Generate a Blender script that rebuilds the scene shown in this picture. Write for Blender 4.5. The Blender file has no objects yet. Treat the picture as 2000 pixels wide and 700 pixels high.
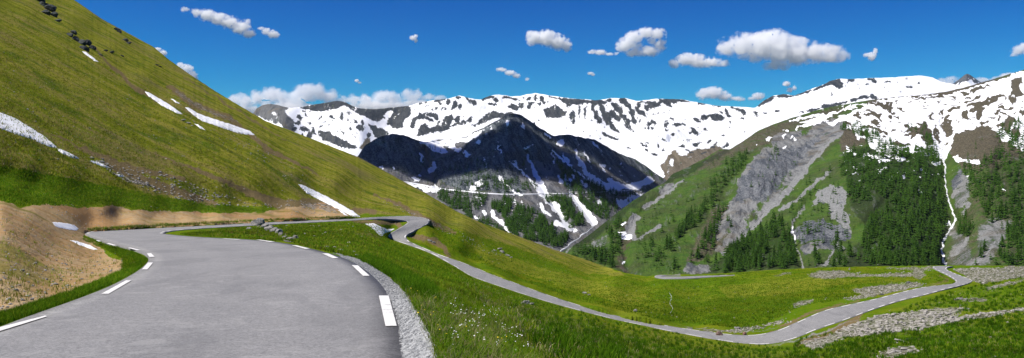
import bpy, bmesh, math, random
import numpy as np
from mathutils import Vector, Matrix
R = math.radians
random.seed(4); rng = np.random.default_rng(7)
scene = bpy.context.scene

# ------------------------------------------------------------------ camera, light, exposure
F = 1732.0; VH = 300.0                       # focal length and horizon row, in photo pixels
cam = bpy.data.cameras.new('camera'); camo = bpy.data.objects.new('camera', cam)
scene.collection.objects.link(camo); scene.camera = camo
cam.sensor_fit = 'HORIZONTAL'; cam.sensor_width = 36; cam.lens = 36*F/2000
cam.shift_y = -(350-VH)/2000.0
camo.location = (0, 0, 0); camo.rotation_euler = (R(90), 0, 0)
cam.clip_start = 0.1; cam.clip_end = 60000

SUN_EL, SUN_AZ = 57.0, -104.0                   # azimuth measured from +Y towards +X
sd = Vector((math.sin(R(SUN_AZ))*math.cos(R(SUN_EL)), math.cos(R(SUN_AZ))*math.cos(R(SUN_EL)), math.sin(R(SUN_EL))))
sun = bpy.data.lights.new('sun', 'SUN'); sun.energy = 4.6; sun.angle = R(0.5); sun.color = (1.0, 0.955, 0.88)
suno = bpy.data.objects.new('sun', sun); scene.collection.objects.link(suno)
suno.rotation_euler = (-sd).to_track_quat('-Z', 'Y').to_euler()

world = bpy.data.worlds.new("World"); scene.world = world; world.use_nodes = True
wn = world.node_tree; wn.nodes.clear()
wo = wn.nodes.new('ShaderNodeOutputWorld'); bg = wn.nodes.new('ShaderNodeBackground')
sky = wn.nodes.new('ShaderNodeTexSky'); sky.sky_type = 'NISHITA'; sky.sun_disc = False
sky.sun_elevation = R(SUN_EL); sky.sun_rotation = R(SUN_AZ)
sky.altitude = 2500; sky.air_density = 1.0; sky.dust_density = 0.0; sky.ozone_density = 3.0
# a polarising filter on the lens: each channel of the sky gets a steeper response
sepn = wn.nodes.new('ShaderNodeSeparateColor'); comb = wn.nodes.new('ShaderNodeCombineColor'); wn.links.new(sky.outputs[0], sepn.inputs[0])
for ch, (p_, k_, mx) in enumerate(((5, 3.0e-4, 2.6), (1.97, .140, 8.0), (1.2, .78, 12.))):
    a_ = wn.nodes.new('ShaderNodeMath'); a_.operation = 'POWER'; wn.links.new(sepn.outputs[ch], a_.inputs[0]); a_.inputs[1].default_value = p_
    b_ = wn.nodes.new('ShaderNodeMath'); b_.operation = 'MULTIPLY'; wn.links.new(a_.outputs[0], b_.inputs[0]); b_.inputs[1].default_value = k_
    c_ = wn.nodes.new('ShaderNodeMath'); c_.operation = 'MINIMUM'; wn.links.new(b_.outputs[0], c_.inputs[0]); c_.inputs[1].default_value = mx
    wn.links.new(c_.outputs[0], comb.inputs[ch])
mixn = wn.nodes.new('ShaderNodeMix'); mixn.data_type = 'RGBA'; mixn.inputs[0].default_value = .015
wn.links.new(comb.outputs[0], mixn.inputs[6]); wn.links.new(sky.outputs[0], mixn.inputs[7]); wn.links.new(mixn.outputs[2], bg.inputs['Color'])
bg.inputs['Strength'].default_value = 0.06; wn.links.new(bg.outputs[0], wo.inputs[0])
scene.view_settings.view_transform = 'Standard'; scene.view_settings.look = 'None'
scene.view_settings.exposure = 0.45; scene.view_settings.gamma = 1.0
scene.view_settings.use_curve_mapping = False
scene.render.engine = 'CYCLES'
scene.cycles.volume_bounces = 48; scene.cycles.max_bounces = 48
scene.cycles.diffuse_bounces = 4; scene.cycles.glossy_bounces = 2; scene.cycles.transmission_bounces = 6
scene.cycles.transparent_max_bounces = 24

# ------------------------------------------------------------------ object helpers
COL = scene.collection
def tag(o, label=None, cat=None, group=None, kind=None):
    if label: o['label'] = label
    if cat: o['category'] = cat
    if group: o['group'] = group
    if kind: o['kind'] = kind
    return o
def empty(name, loc=(0, 0, 0)):
    o = bpy.data.objects.new(name, None); o.location = loc; COL.objects.link(o); return o
def np_mesh(name, V, Fc, mat=None, smooth=True, k=None):
    V = np.asarray(V, np.float32); Fc = np.asarray(Fc, np.int32)
    me = bpy.data.meshes.new(name); k = Fc.shape[1]
    me.vertices.add(len(V)); me.vertices.foreach_set('co', V.ravel())
    me.loops.add(Fc.size); me.loops.foreach_set('vertex_index', Fc.ravel())
    me.polygons.add(len(Fc)); me.polygons.foreach_set('loop_start', np.arange(0, Fc.size, k, dtype=np.int32))
    me.polygons.foreach_set('loop_total', np.full(len(Fc), k, np.int32))
    me.polygons.foreach_set('use_smooth', np.full(len(Fc), smooth))
    me.update(calc_edges=True)
    if mat: me.materials.append(mat)
    return me
def add_col(me, name, C):
    a = me.attributes.new(name, 'FLOAT_COLOR', 'POINT'); a.data.foreach_set('color', np.asarray(C, np.float32).ravel())
def add_f(me, name, x):
    a = me.attributes.new(name, 'FLOAT', 'POINT'); a.data.foreach_set('value', np.asarray(x, np.float32).ravel())
def link(name, me, parent=None):
    o = bpy.data.objects.new(name, me); COL.objects.link(o)
    if parent: o.parent = parent
    return o

# ------------------------------------------------------------------ numpy noise
_perm = rng.permutation(256); _perm = np.concatenate([_perm, _perm, _perm])
_g = rng.normal(size=(256, 3)); _g /= np.linalg.norm(_g, axis=1)[:, None]; _g = _g.astype(np.float32)
def perlin(x, y, z):
    x, y, z = np.broadcast_arrays(np.asarray(x, np.float32), np.asarray(y, np.float32), np.asarray(z, np.float32))
    xi, yi, zi = np.floor(x).astype(int), np.floor(y).astype(int), np.floor(z).astype(int)
    xf, yf, zf = x-xi, y-yi, z-zi
    xi &= 255; yi &= 255; zi &= 255
    u, v, w = [t*t*t*(t*(t*6-15)+10) for t in (xf, yf, zf)]
    r = 0
    for dx in (0, 1):
        for dy in (0, 1):
            for dz in (0, 1):
                h = _perm[_perm[_perm[xi+dx]+yi+dy]+zi+dz]
                g = _g[h]
                d = g[..., 0]*(xf-dx)+g[..., 1]*(yf-dy)+g[..., 2]*(zf-dz)
                r = r + (u if dx else 1-u)*(v if dy else 1-v)*(w if dz else 1-w)*d
    return r*1.5
def fbm(x, y, z, o=4, ridged=False):
    r = 0; a = 1; s = 0
    for i in range(o):
        n = perlin(x*2**i+i*17.3, y*2**i-i*9.1, z*2**i+i*5.7)
        if ridged: n = 1-2*np.abs(n)
        r = r + a*n; s += a; a *= .5
    return r/s

# ------------------------------------------------------------------ pixel <-> world
def world_pt(u, v, D):
    u, v, D = np.asarray(u, float), np.asarray(v, float), np.asarray(D, float)
    return np.stack([D*(u-1000)/F, D+0*u, D*(VH-v)/F], -1)

class TPS:
    def __init__(s, pts, lam=0.0):
        P = np.array(pts, float); s.c = P[:, :2]/300; s.e = .0016; y = np.log(P[:, 2]); n = len(P)
        d = np.linalg.norm(s.c[:, None]-s.c[None], axis=-1)
        K = -np.sqrt(d*d+s.e)+lam*np.eye(n)
        A = np.zeros((n+3, n+3)); A[:n, :n] = K; A[:n, n] = 1; A[:n, n+1:] = s.c
        A[n, :n] = 1; A[n+1:, :n] = s.c.T
        s.w = np.linalg.solve(A, np.concatenate([y, [0, 0, 0]]))
    def ev(s, u, v):
        u = np.ravel(u)/300; v = np.ravel(v)/300; out = np.empty(len(u)); n = len(s.c)
        for i in range(0, len(u), 40000):
            a, b = u[i:i+40000], v[i:i+40000]
            d2 = (a[:, None]-s.c[None, :, 0])**2+(b[:, None]-s.c[None, :, 1])**2
            out[i:i+40000] = -np.sqrt(d2+s.e)@s.w[:n]+s.w[n]+s.w[n+1]*a+s.w[n+2]*b
        return out

# mask buffers in a 1 px raster that covers u -320..2320, v -260..1000 ; they become attributes of the ground
U0, V0, NU, NV = -320, -260, 2640, 1260
def fillpoly(buf, poly, val=1.0):
    P = np.array(poly, float); x0, x1 = int(max(P[:, 0].min()-1, U0)), int(min(P[:, 0].max()+2, U0+NU-1))
    y0, y1 = int(max(P[:, 1].min()-1, V0)), int(min(P[:, 1].max()+2, V0+NV-1))
    if x1 <= x0 or y1 <= y0: return
    X, Y = np.meshgrid(np.arange(x0, x1)+.5, np.arange(y0, y1)+.5)
    ins = inside(P, X, Y)
    s = buf[y0-V0:y1-V0, x0-U0:x1-U0]; s[ins] = val
def inside(P, X, Y):
    ins = np.zeros(X.shape, bool); n = len(P)
    for i in range(n):
        xa, ya = P[i]; xb, yb = P[(i+1) % n]
        if ya == yb: continue
        c = ((ya > Y) != (yb > Y)) & (X < (xb-xa)*(Y-ya)/(yb-ya)+xa)
        ins ^= c
    return ins
def ell(buf, u, v, ru, rv, deg=0, val=1.0):
    r = max(ru, rv)*1.5+2
    x0, x1, y0, y1 = int(max(u-r, U0)), int(min(u+r, U0+NU-1)), int(max(v-r, V0)), int(min(v+r, V0+NV-1))
    if x1 <= x0 or y1 <= y0: return
    X, Y = np.meshgrid(np.arange(x0, x1)+.5, np.arange(y0, y1)+.5); X = X-u; Y = Y-v
    c, s_ = math.cos(R(deg)), math.sin(R(deg))
    a = (X*c+Y*s_)/ru; b = (-X*s_+Y*c)/rv
    s = buf[y0-V0:y1-V0, x0-U0:x1-U0]; s[(a*a+b*b) < 1] = val
def line(buf, pts, ws, val=1.0):
    for i in range(len(pts)-1):
        (xa, ya), (xb, yb) = pts[i], pts[i+1]; wa, wb = ws[min(i, len(ws)-1)], ws[min(i+1, len(ws)-1)]
        n = int(max(abs(xb-xa), abs(yb-ya)))+2
        for k in range(n):
            t = k/(n-1); ell(buf, xa+(xb-xa)*t, ya+(yb-ya)*t, (wa+(wb-wa)*t)/2, (wa+(wb-wa)*t)/2, 0, val)
def blur(b, k):
    for ax in (0, 1):
        for _ in range(2):
            c = np.cumsum(np.pad(b, [(k+1, k) if a == ax else (0, 0) for a in (0, 1)], mode='edge'), axis=ax)
            n = b.shape[ax]; i1 = [slice(None)]*2; i0 = [slice(None)]*2
            i1[ax] = slice(2*k+1, 2*k+1+n); i0[ax] = slice(0, n)
            b = (c[tuple(i1)]-c[tuple(i0)])/(2*k+1)
    return b
def blurg(G, k): return blur(G, k) if k else G
def newbuf(): return np.zeros((NV, NU))
def sample(b, u, v):
    x = np.clip(np.asarray(u)-U0-.5, 0, NU-2.001); y = np.clip(np.asarray(v)-V0-.5, 0, NV-2.001)
    xi, yi = x.astype(int), y.astype(int); a, c = x-xi, y-yi
    return (b[yi, xi]*(1-a)*(1-c)+b[yi, xi+1]*a*(1-c)+b[yi+1, xi]*(1-a)*c+b[yi+1, xi+1]*a*c)

class Layer:
    """a piece of terrain: real surface built column by column from its crest to its foot, with a back slope"""
    def __init__(s, pts, crest, foot, u0, u1, du, nrow, lam=0, jit=1.0, jsc=12., disp=None, gullies=(), eps=.0015, sm=1, road=None, mono=False):
        s.t = TPS(pts, lam); s.cu = np.array([c[0] for c in crest], float); s.cv = np.array([c[1] for c in crest], float)
        s.fu = np.array([c[0] for c in foot], float); s.fv = np.array([c[1] for c in foot], float)
        s.us = np.arange(u0, u1+du, du); s.du = du; s.nrow = nrow
        cv = np.interp(s.us, s.cu, s.cv); k = np.hanning(max(3, int(10/du)|1)); k /= k.sum()
        cv = np.convolve(np.pad(cv, len(k)//2, mode='edge'), k, 'valid')
        cv = cv + jit*fbm(s.us/jsc, 0*s.us+3.3+pts[0][2], 0*s.us, 4)*1.6
        s.crest = cv; s.foot = np.interp(s.us, s.fu, s.fv)
        T = np.linspace(0, 1, nrow); s.T = T
        s.U = np.repeat(s.us[None], nrow, 0); s.V = cv[None]+(s.foot-cv)[None]*T[:, None]
        # evaluate the smooth depth on a coarse raster, then look it up
        cu = np.arange(u0-4, u1+8, 4.); cvv = np.arange(s.V.min()-4, s.V.max()+8, 4.)
        G = s.t.ev(*np.meshgrid(cu, cvv)).reshape(len(cvv), len(cu))
        for r_ in range(len(cvv)-2, -1, -1): G[r_] = np.maximum(G[r_], G[r_+1]+eps)
        s.g = (cu[0], cvv[0], blurg(G, sm))
        L = s.smooth(s.U, s.V)
        for (pl, w, amp) in gullies:
            L = L + amp*np.exp(-(polydist(pl, s.U, s.V)/w)**2)
        if road is not None:
            w, lr = road; ww = sample(w, s.U, s.V); L = L*(1-ww)+sample(lr, s.U, s.V)*ww
        D = np.exp(L)
        if disp is not None:
            P = world_pt(s.U, s.V, D); D = D*(1+disp(P[..., 0], P[..., 1], P[..., 2], s.U, s.V))
        if mono:
            for r_ in range(nrow-2, -1, -1): D[r_] = np.maximum(D[r_], D[r_+1]*1.0002)
        if mono:   # round the cut banks off sideways, away from the road itself
            kk = np.hanning(15); kk /= kk.sum(); Lg = np.log(D); Lp = np.pad(Lg, ((0, 0), (7, 7)), mode='edge')
            Ls = sum(Lp[:, i:i+Lg.shape[1]]*kk[i] for i in range(15)); wk = np.clip((s.U-60)/80, 0, 1)*np.clip((1000-s.U)/80, 0, 1)*np.clip((s.D0 if False else (np.exp(Lg)-60)/30), 0, 1)*(1-sample(road[0], s.U, s.V))
            D = np.exp(Lg*(1-wk)+Ls*wk)
        s.D = D
    def smooth(s, u, v):
        x = (np.asarray(u)-s.g[0])/4; y = (np.asarray(v)-s.g[1])/4; G = s.g[2]
        x = np.clip(x, 0, G.shape[1]-1.001); y = np.clip(y, 0, G.shape[0]-1.001)
        xi, yi = x.astype(int), y.astype(int); a, c = x-xi, y-yi
        return G[yi, xi]*(1-a)*(1-c)+G[yi, xi+1]*a*(1-c)+G[yi+1, xi]*(1-a)*c+G[yi+1, xi+1]*a*c
    def depth(s, u, v):
        u = np.asarray(u, float); v = np.asarray(v, float)
        x = np.clip((u-s.us[0])/s.du, 0, len(s.us)-1.001); xi = x.astype(int); a = x-xi
        def col(i):
            t = np.clip((v-s.crest[i])/(s.foot[i]-s.crest[i]), 0, .99999)*(s.nrow-1); ti = t.astype(int); c = t-ti
            return s.D[ti, i]*(1-c)+s.D[ti+1, i]*c
        return col(xi)*(1-a)+col(xi+1)*a
    def pt(s, u, v, lift=0.0):
        p = world_pt(u, v, s.depth(u, v)); p[..., 2] += lift; return p
    def crest_at(s, u): return np.interp(u, s.us, s.crest)
    def build(s, name, mat, masks, back=((.02, -.004),), zfar=-200, dfar=1000, warp=3.0, wsc=25., zoff=None, nb=26, fexp=.75):
        P = world_pt(s.U, s.V, s.D)
        if zoff is not None: P[..., 2] += zoff
        # back slope
        Dc = P[0, :, 1]; xc = P[0, :, 0]; zc = P[0, :, 2]; B = []
        for k in range(nb, 0, -1):
            q = (k/nb)**1.8; D = Dc*(1+.38*q); z = np.maximum(D*(zc/Dc-.004*min(1, q*40)-.07*q**.85), -328)
            B.append(np.stack([xc*D/Dc, D, z], -1))
        P = np.concatenate([np.array(B), P], 0)
        nr, nc = P.shape[:2]
        i = np.arange(nr-1)[:, None]*nc+np.arange(nc-1)[None]
        Fc = np.stack([i, i+nc, i+nc+1, i+1], -1).reshape(-1, 4)
        me = np_mesh(name, P.reshape(-1, 3), Fc, mat)
        Uw = s.U+warp*fbm(s.U/wsc, s.V/wsc, 0*s.U+1.5, 4); Vw = s.V+warp*.8*fbm(s.U/wsc, s.V/wsc, 0*s.U+9.5, 4)
        for an, bufs in masks.items():
            C = np.stack([sample(b, Uw, Vw) if b is not None else np.zeros(s.U.shape) for b in bufs], -1)
            C = np.concatenate([np.repeat(C[:1], nb, 0), C], 0)
            add_col(me, an, C.reshape(-1, 4))
        return tag(link(name, me), kind='structure')
def polydist(pl, U, V):
    d = np.full(U.shape, 1e9)
    for (xa, ya), (xb, yb) in zip(pl[:-1], pl[1:]):
        L2 = (xb-xa)**2+(yb-ya)**2; t = np.clip(((U-xa)*(xb-xa)+(V-ya)*(yb-ya))/L2, 0, 1)
        d = np.minimum(d, np.hypot(U-xa-t*(xb-xa), V-ya-t*(yb-ya)))
    return d

# ------------------------------------------------------------------ node helpers
class NT:
    def __init__(s, name):
        s.m = bpy.data.materials.new(name); s.m.use_nodes = True; s.t = s.m.node_tree; s.t.nodes.clear()
        s.out = s.t.nodes.new('ShaderNodeOutputMaterial'); s.pos = s.t.nodes.new('ShaderNodeNewGeometry').outputs['Position']
    def n(s, ty, **kw):
        x = s.t.nodes.new(ty)
        for k, v in kw.items(): setattr(x, k, v)
        return x
    def set(s, inp, v):
        if hasattr(v, 'is_output') or isinstance(v, bpy.types.NodeSocket): s.t.links.new(v, inp)
        else:
            if isinstance(v, (tuple, list)) and len(v) == 3 and inp.type == 'RGBA': v = (*v, 1)
            inp.default_value = v
    def math(s, op, a, b=0.0, c=0.0, clamp=False):
        x = s.n('ShaderNodeMath', operation=op, use_clamp=clamp); s.set(x.inputs[0], a); s.set(x.inputs[1], b)
        if op in ('MULTIPLY_ADD',): s.set(x.inputs[2], c)
        return x.outputs[0]
    def vec(s, scale, src=None):
        x = s.n('ShaderNodeVectorMath', operation='MULTIPLY'); s.set(x.inputs[0], src or s.pos)
        x.inputs[1].default_value = scale if isinstance(scale, tuple) else (scale,)*3
        return x.outputs[0]
    def noise(s, scale, detail=4, rough=.55, src=None, w=0.0):
        x = s.n('ShaderNodeTexNoise'); s.set(x.inputs['Vector'], s.vec(scale, src)); x.inputs['Scale'].default_value = 1
        x.inputs['Detail'].default_value = detail; x.inputs['Roughness'].default_value = rough
        x.inputs['Distortion'].default_value = w
        return x.outputs['Fac']
    def vor(s, scale, src=None, out='Distance'):
        x = s.n('ShaderNodeTexVoronoi'); s.set(x.inputs['Vector'], s.vec(scale, src)); x.inputs['Scale'].default_value = 1
        return x.outputs[out]
    def ramp(s, v, lo, hi, a=0.0, b=1.0, smooth=True):
        x = s.n('ShaderNodeMapRange', interpolation_type='SMOOTHSTEP' if smooth else 'LINEAR')
        s.set(x.inputs[0], v); x.inputs[1].default_value = lo; x.inputs[2].default_value = hi
        x.inputs[3].default_value = a; x.inputs[4].default_value = b
        return x.outputs[0]
    def mix(s, f, a, b, mode='MIX'):
        x = s.n('ShaderNodeMix', data_type='RGBA', blend_type=mode); s.set(x.inputs[0], f); s.set(x.inputs[6], a); s.set(x.inputs[7], b)
        return x.outputs[2]
    def attr(s, name):
        a = s.n('ShaderNodeAttribute', attribute_name=name); sp = s.n('ShaderNodeSeparateColor')
        s.t.links.new(a.outputs['Color'], sp.inputs[0]); return sp.outputs[0], sp.outputs[1], sp.outputs[2], a.outputs['Alpha']
    def attrf(s, name):
        return s.n('ShaderNodeAttribute', attribute_name=name).outputs['Fac']
    def bump(s, h, dist, strength=1.0, nrm=None):
        b = s.n('ShaderNodeBump'); s.set(b.inputs['Height'], h); b.inputs['Distance'].default_value = dist
        b.inputs['Strength'].default_value = strength
        if nrm: s.set(b.inputs['Normal'], nrm)
        return b.outputs[0]
    def bsdf(s, col, rough=.9, nrm=None, spec=.2, **kw):
        p = s.n('ShaderNodeBsdfPrincipled'); s.set(p.inputs['Base Color'], col); s.set(p.inputs['Roughness'], rough)
        p.inputs['Specular IOR Level'].default_value = spec
        if nrm: s.set(p.inputs['Normal'], nrm)
        for k, v in kw.items(): s.set(p.inputs[k], v)
        s.t.links.new(p.outputs[0], s.out.inputs[0]); return s.m

def edge(nt, mask, nz, amp=.5, w=.06):
    """ragged edge of a patch: its mask pushed about by a fine noise"""
    m = nt.math('ADD', mask, nt.math('MULTIPLY', nt.math('SUBTRACT', nz, .5), amp*2))
    return nt.ramp(m, .5-w, .5+w)
def var(nt, c1, c2, nz, lo=.35, hi=.65): return nt.mix(nt.ramp(nz, lo, hi), c1, c2)

def mountain_mat(name, sc, rockA, rockB, screeA, screeB, grassA, grassB, dirtA, dirtB, bumpd, bias=0.04, fall=.5, gs=.45, kz=0.0):
    n = NT(name)
    snow, rock, scree, dirt = n.attr('ma'); dry, dark, pale, ex = n.attr('mb')
    n1 = n.noise(.02*sc, 6, .6); n2 = n.noise(.09*sc, 6, .62); n3 = n.noise(.45*sc, 4, .6)
    sx = n.n('ShaderNodeSeparateXYZ'); n.set(sx.inputs[0], n.pos); cx = n.n('ShaderNodeCombineXYZ')
    n.set(cx.inputs[0], n.math('ADD', sx.outputs[0], n.math('MULTIPLY', sx.outputs[2], kz))); n.set(cx.inputs[1], sx.outputs[1]); n.set(cx.inputs[2], sx.outputs[2])
    streak = n.noise((.11*sc, .02*sc, .012*sc), 6, .68, src=cx.outputs[0], w=.25)
    col = var(n, grassA, grassB, n2)
    col = n.mix(n.ramp(n1, .4, .62), col, n.mix(.5, col, dirtA))
    col = n.mix(edge(n, dry, n2, .6, .25), col, var(n, dirtA, dirtB, n3))
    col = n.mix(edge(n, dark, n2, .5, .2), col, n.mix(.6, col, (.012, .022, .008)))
    col = n.mix(edge(n, dirt, n2, .6, .12), col, var(n, dirtA, dirtB, streak))
    col = n.mix(n.math('MULTIPLY', n.ramp(streak, .56, .68), gs), col, var(n, screeA, screeB, n3))
    col = n.mix(edge(n, scree, n.math('ADD', n.math('MULTIPLY', streak, .6), n.math('MULTIPLY', n3, .4)), .9, .10), col, var(n, screeA, screeB, streak, .40, .56))
    col = n.mix(n.math('MULTIPLY', n.math('MULTIPLY', n.ramp(streak, .36, .44, 1, 0), scree), .55), col, rockA)
    col = n.mix(n.math('MULTIPLY', n.math('MULTIPLY', n.ramp(n1, .5, .62), scree), .6), col, dirtB)
    col = n.mix(edge(n, pale, n.math('ADD', n.math('MULTIPLY', streak, .5), n.math('MULTIPLY', n3, .5)), .7, .16), col, var(n, screeB, tuple(min(1, c*1.12) for c in screeB), n3))
    col = n.mix(edge(n, rock, n2, .55, .06), col, var(n, rockA, rockB, n.math('ADD', n.math('MULTIPLY', streak, .5), n.math('MULTIPLY', n3, .5)), .44, .58))
    col = n.mix(n.math('MULTIPLY', n.ramp(n3, .35, .6, 1, 0), .35), col, (.02, .022, .02))
    fl = n.noise((.30*sc, .10*sc, .06*sc), 4, .65, src=cx.outputs[0], w=.3)
    sm = n.math('ADD', n.math('ADD', snow, bias), n.math('MULTIPLY', n.math('SUBTRACT', n2, .5), 1.1*(1-fall)))
    sm = n.math('ADD', sm, n.math('MULTIPLY', n.math('SUBTRACT', fl, .5), 1.6*fall))
    sm = n.math('ADD', sm, n.math('ADD', n.math('MULTIPLY', n.math('SUBTRACT', n3, .5), 1.0), n.math('MULTIPLY', n.math('SUBTRACT', n.noise(.2*sc, 4, .6), .5), 1.1)))
    sf = n.ramp(sm, .44, .56)
    col = n.mix(sf, col, n.mix(n.ramp(n1, .3, .7), (.86, .88, .92), (.93, .93, .94)))
    h = n.math('ADD', n.math('ADD', n.math('MULTIPLY', n2, .8), n.math('MULTIPLY', n3, .35)), n.math('MULTIPLY', streak, 1.1))
    nb = n.n('ShaderNodeBump'); n.set(nb.inputs['Height'], h); nb.inputs['Distance'].default_value = bumpd
    n.set(nb.inputs['Strength'], n.ramp(sf, 0, 1, .9, .12))
    return n.bsdf(col, .92, nb.outputs[0], .1)

# ================================================================== NEAR GROUND
def PR(v): return 2944.0/(v-421)             # depth of the near road's sloping plane
ROAD = [((-420,760),(792,760)),((-250,710),(790,710)),((-80,668),(785,670)),((60,618),(776,620)),((150,586),(762,585)),
 ((215,560),(740,552)),((262,535),(705,522)),((285,517),(660,501)),((290,506),(600,485)),((280,497),(550,475)),((255,486),(490,469)),
 ((225,477),(430,466)),((195,468),(380,463)),((172,461),(340,459.5))]
ROAD = [(l, r, PR(l[1]), PR(r[1])) for l, r in ROAD]
ROAD += [((165,457),(322,457),82,82),((178,453),(326,454),92,88),((230,450),(350,450.5),100,97),((300,446),(400,446.5),108,106),
 ((400,441),(470,442.5),118,115),((500,435.5),(540,438.5),135,131),((600,431),(620,434.5),160,155),((700,426.5),(700,430.5),190,184),
 ((760,423.5),(750,428),215,207),((800,422.5),(785,430.5),228,214),((828,426),(795,433.5),232,212),((839,431),(793,438),228,206),
 ((833,439),(778,447),222,200),((812,450),(763,456),214,196),((794,461),(757,463),207,194),((800,472),(770,470),203,192),
 ((818,480),(800,480),199,191),((855,496),(840,495),194,186),((900,512),(885,519),188,179),((940,528),(925,542),182,171),
 ((1000,551),(1000,568),173,163),((1060,573),(1060,587),166,158),((1120,593),(1120,604),161,154),((1200,616),(1200,624.5),156,150),
 ((1300,636),(1300,646),151,145.5),((1380,648),(1380,661),147,140.5),((1440,654.5),(1440,670),144,137),((1480,654),(1495,673),143,135),
 ((1520,645),(1545,664),144,137),((1560,628),(1600,643),148,142),((1610,607),(1650,626),155,148),((1660,595),(1710,604),163,156),
 ((1710,584),(1760,588),172,165),((1760,571),(1810,576),182,173),((1800,562),(1850,565),192,183),((1840,557),(1885,556),200,195),
 ((1862,554),(1899,550),208,208),((1866,549),(1896,546),215,216),((1855,541),(1880,540),224,226),((1838,532),(1862,533),236,238),
 ((1824,525),(1850,527),248,247),((1822,521),(1852,522.5),258,256),((1835,519.5),(1862,520.8),266,262)]
def level(k):
    l, r, a, b = k; zm = (a*(l[1]-300)+b*(r[1]-300))/2; return (l, r, zm/(l[1]-300), zm/(r[1]-300))
ROAD = [k if i < 14 else level(k) for i, k in enumerate(ROAD)]
ROADB = [((1436,536.8),(1440,538.6),302,300),((1390,538.6),(1392,541.6),298,294),((1340,540.6),(1338,545),294,288),((1305,540.6),(1298,545.4),293,287),
 ((1291,540),(1279,541.5),295,293),((1304,538.8),(1288,537.6),299,301),((1330,538.9),(1328,536.9),303,306)]
def hillD(u, v):
    c = np.interp(u, [-300, 0, 200, 300, 400, 700, 1180], [29, 30, 31.5, 32.3, 31.8, 31.8, 30])
    return c/(-(VH-v)/F-.5*(u-1000)/F)
CREST1 = [(-320,-215),(-100,-112),(0,-62),(145,0),(200,38),(300,92),(330,117),(370,145),(420,178),(470,208),(520,237),(600,268),(700,307),(765,342),
 (830,377),(890,412),(940,436),(1000,457),(1080,487),(1130,503),(1180,520),(1220,533),(1262,540),(1300,535.5),(1360,536.5),(1430,533),(1500,528),(1600,523),(1700,520.5),(1850,518.5),(2000,519.5),(2320,519)]
FOOT1 = [(-320,1000),(2320,1000)]
pts = []
for l, r, dl, dr in ROAD:
    pts += [(l[0], l[1], dl), (r[0], r[1], dr)]
for l, r, dl, dr in ROADB[::2]: pts += [(l[0], l[1], dl)]
vfoot = [(-320,380),(0,378),(70,390),(200,400),(400,412),(560,410),(700,418),(800,412),(860,432),(1000,495),(1180,528)]
for u in range(-320, 1181, 75):
    vc = np.interp(u, *zip(*CREST1)); vf = np.interp(u, *zip(*vfoot))
    for v in np.linspace(vc, vf, max(2, int((vf-vc)/55)+1)):
        if vf-vc < 15 and v != vc: continue
        D = float(hillD(u, v))
        # rounding of the ridge
        D *= 1+.10*math.exp(-(v-vc)/18.0)
        pts.append((u, v, D))
pts += [(450,455,86),(560,455,84),(650,480,50),(650,460,82),(650,446,120),(750,520,36),(750,490,70),(745,472,130),
 (800,490,150),(850,520,100),(850,508,150),(850,560,25),(800,600,15),(800,560,21.5),(900,600,19),(900,562,32),(900,542,90),(900,530,150),
 (1000,700,14),(1000,650,20),(1000,600,36),(1000,583,95),(1000,574,140),(1100,640,36),(1100,612,120),(1100,606,142),(1200,700,28),(1200,660,62),(1200,638,115),(1200,630,140),
 (1350,700,48),(1350,678,95),(1350,664,130),(1500,700,78),(1500,684,122),(1650,700,85),(1650,660,115),(1800,700,85),(1800,650,113),(1800,610,138),
 (2000,700,90),(2000,650,112),(2000,600,142),(2000,560,178),(2000,535,228),(2000,522,285),(1900,640,118),(1900,580,160),
 (2320,700,92),(2320,650,114),(2320,600,144),(2320,560,180),(2320,535,230),(2320,519,310),
 (850,700,9.6),(1000,760,10.5),(1200,760,18),(1500,760,45),(2000,760,65),(2320,760,70),(850,760,7.9),(1200,1000,7),(1600,1000,13),(2000,1000,20),(2320,1000,22),
 (1000,1000,5.2),(800,1000,5.0),(400,1000,5.1),(0,1000,5.2),(-320,1000,5.2),(800,850,6.7),(400,850,6.8),(0,850,6.9),(400,600,16.4),(400,700,10.5),(500,540,24.7),(350,500,37),
 (1000,520,225),(1000,537,196),(1100,560,205),(1100,575,182),(1200,600,170),(1200,572,202),(1200,548,250),(1300,620,163),(1300,592,190),(1300,562,232),
 (1400,630,160),(1400,600,185),(1400,570,220),(1400,550,262),(1500,635,156),(1500,600,180),(1500,570,212),(1500,545,260),(1600,590,172),(1600,560,212),(1600,540,255),
 (1700,570,185),(1700,550,222),(1700,530,280),(1800,545,222),(1800,530,265),(1950,540,222),(1262,540,315),(1360,536.5,315),(1500,528,322),(1700,520.5,330),(1850,518.5,300),
 (900,480,205),(900,450,235),(850,455,213),(865,475,204),(822,463,205),(838,451,213),(842,470,202),(832,482,197),(815,455,210),(950,500,208),
 (0,400,46),(0,385,76),(60,412,56),(100,430,60),(0,500,26),(0,450,33),(0,560,19),(0,600,16.8),(0,625,15.3),(100,560,22.5),(100,500,35),(150,470,54),(200,515,38),(205,488,55),(250,500,42),
 (-320,395,30),(-320,560,15),(-320,650,11),(-320,450,23),(-320,385,60),(100,415,76),(180,446,96),(200,438,100),(200,415,105),(240,440,108),(250,415,114),(300,436,116),(300,415,121),(350,434,126),(400,430,132),(450,430,136),(500,425,152),(550,424,158),(600,420,176)]
def disp1(x, y, z, U, V):
    far = np.clip((y-60)/120, 0, 1)
    m = .008*fbm(x/22, y/22, z/22, 5)*np.clip((y-15)/60, 0, 1)
    hill = np.clip((np.interp(U, *zip(*vfoot))-V)/40, 0, 1)
    # furrows that run down the fall line of the left hill, hummocks elsewhere
    a = x*.89-z*.45; m = m+hill*(.006*fbm(a/40, y/10., 0*z, 4)+.008*fbm(x/7, y/7, z/7, 5))
    return m*(1-sample(B['flat'], U, V))
B = {k: newbuf() for k in ('flat', 'road')}
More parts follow.
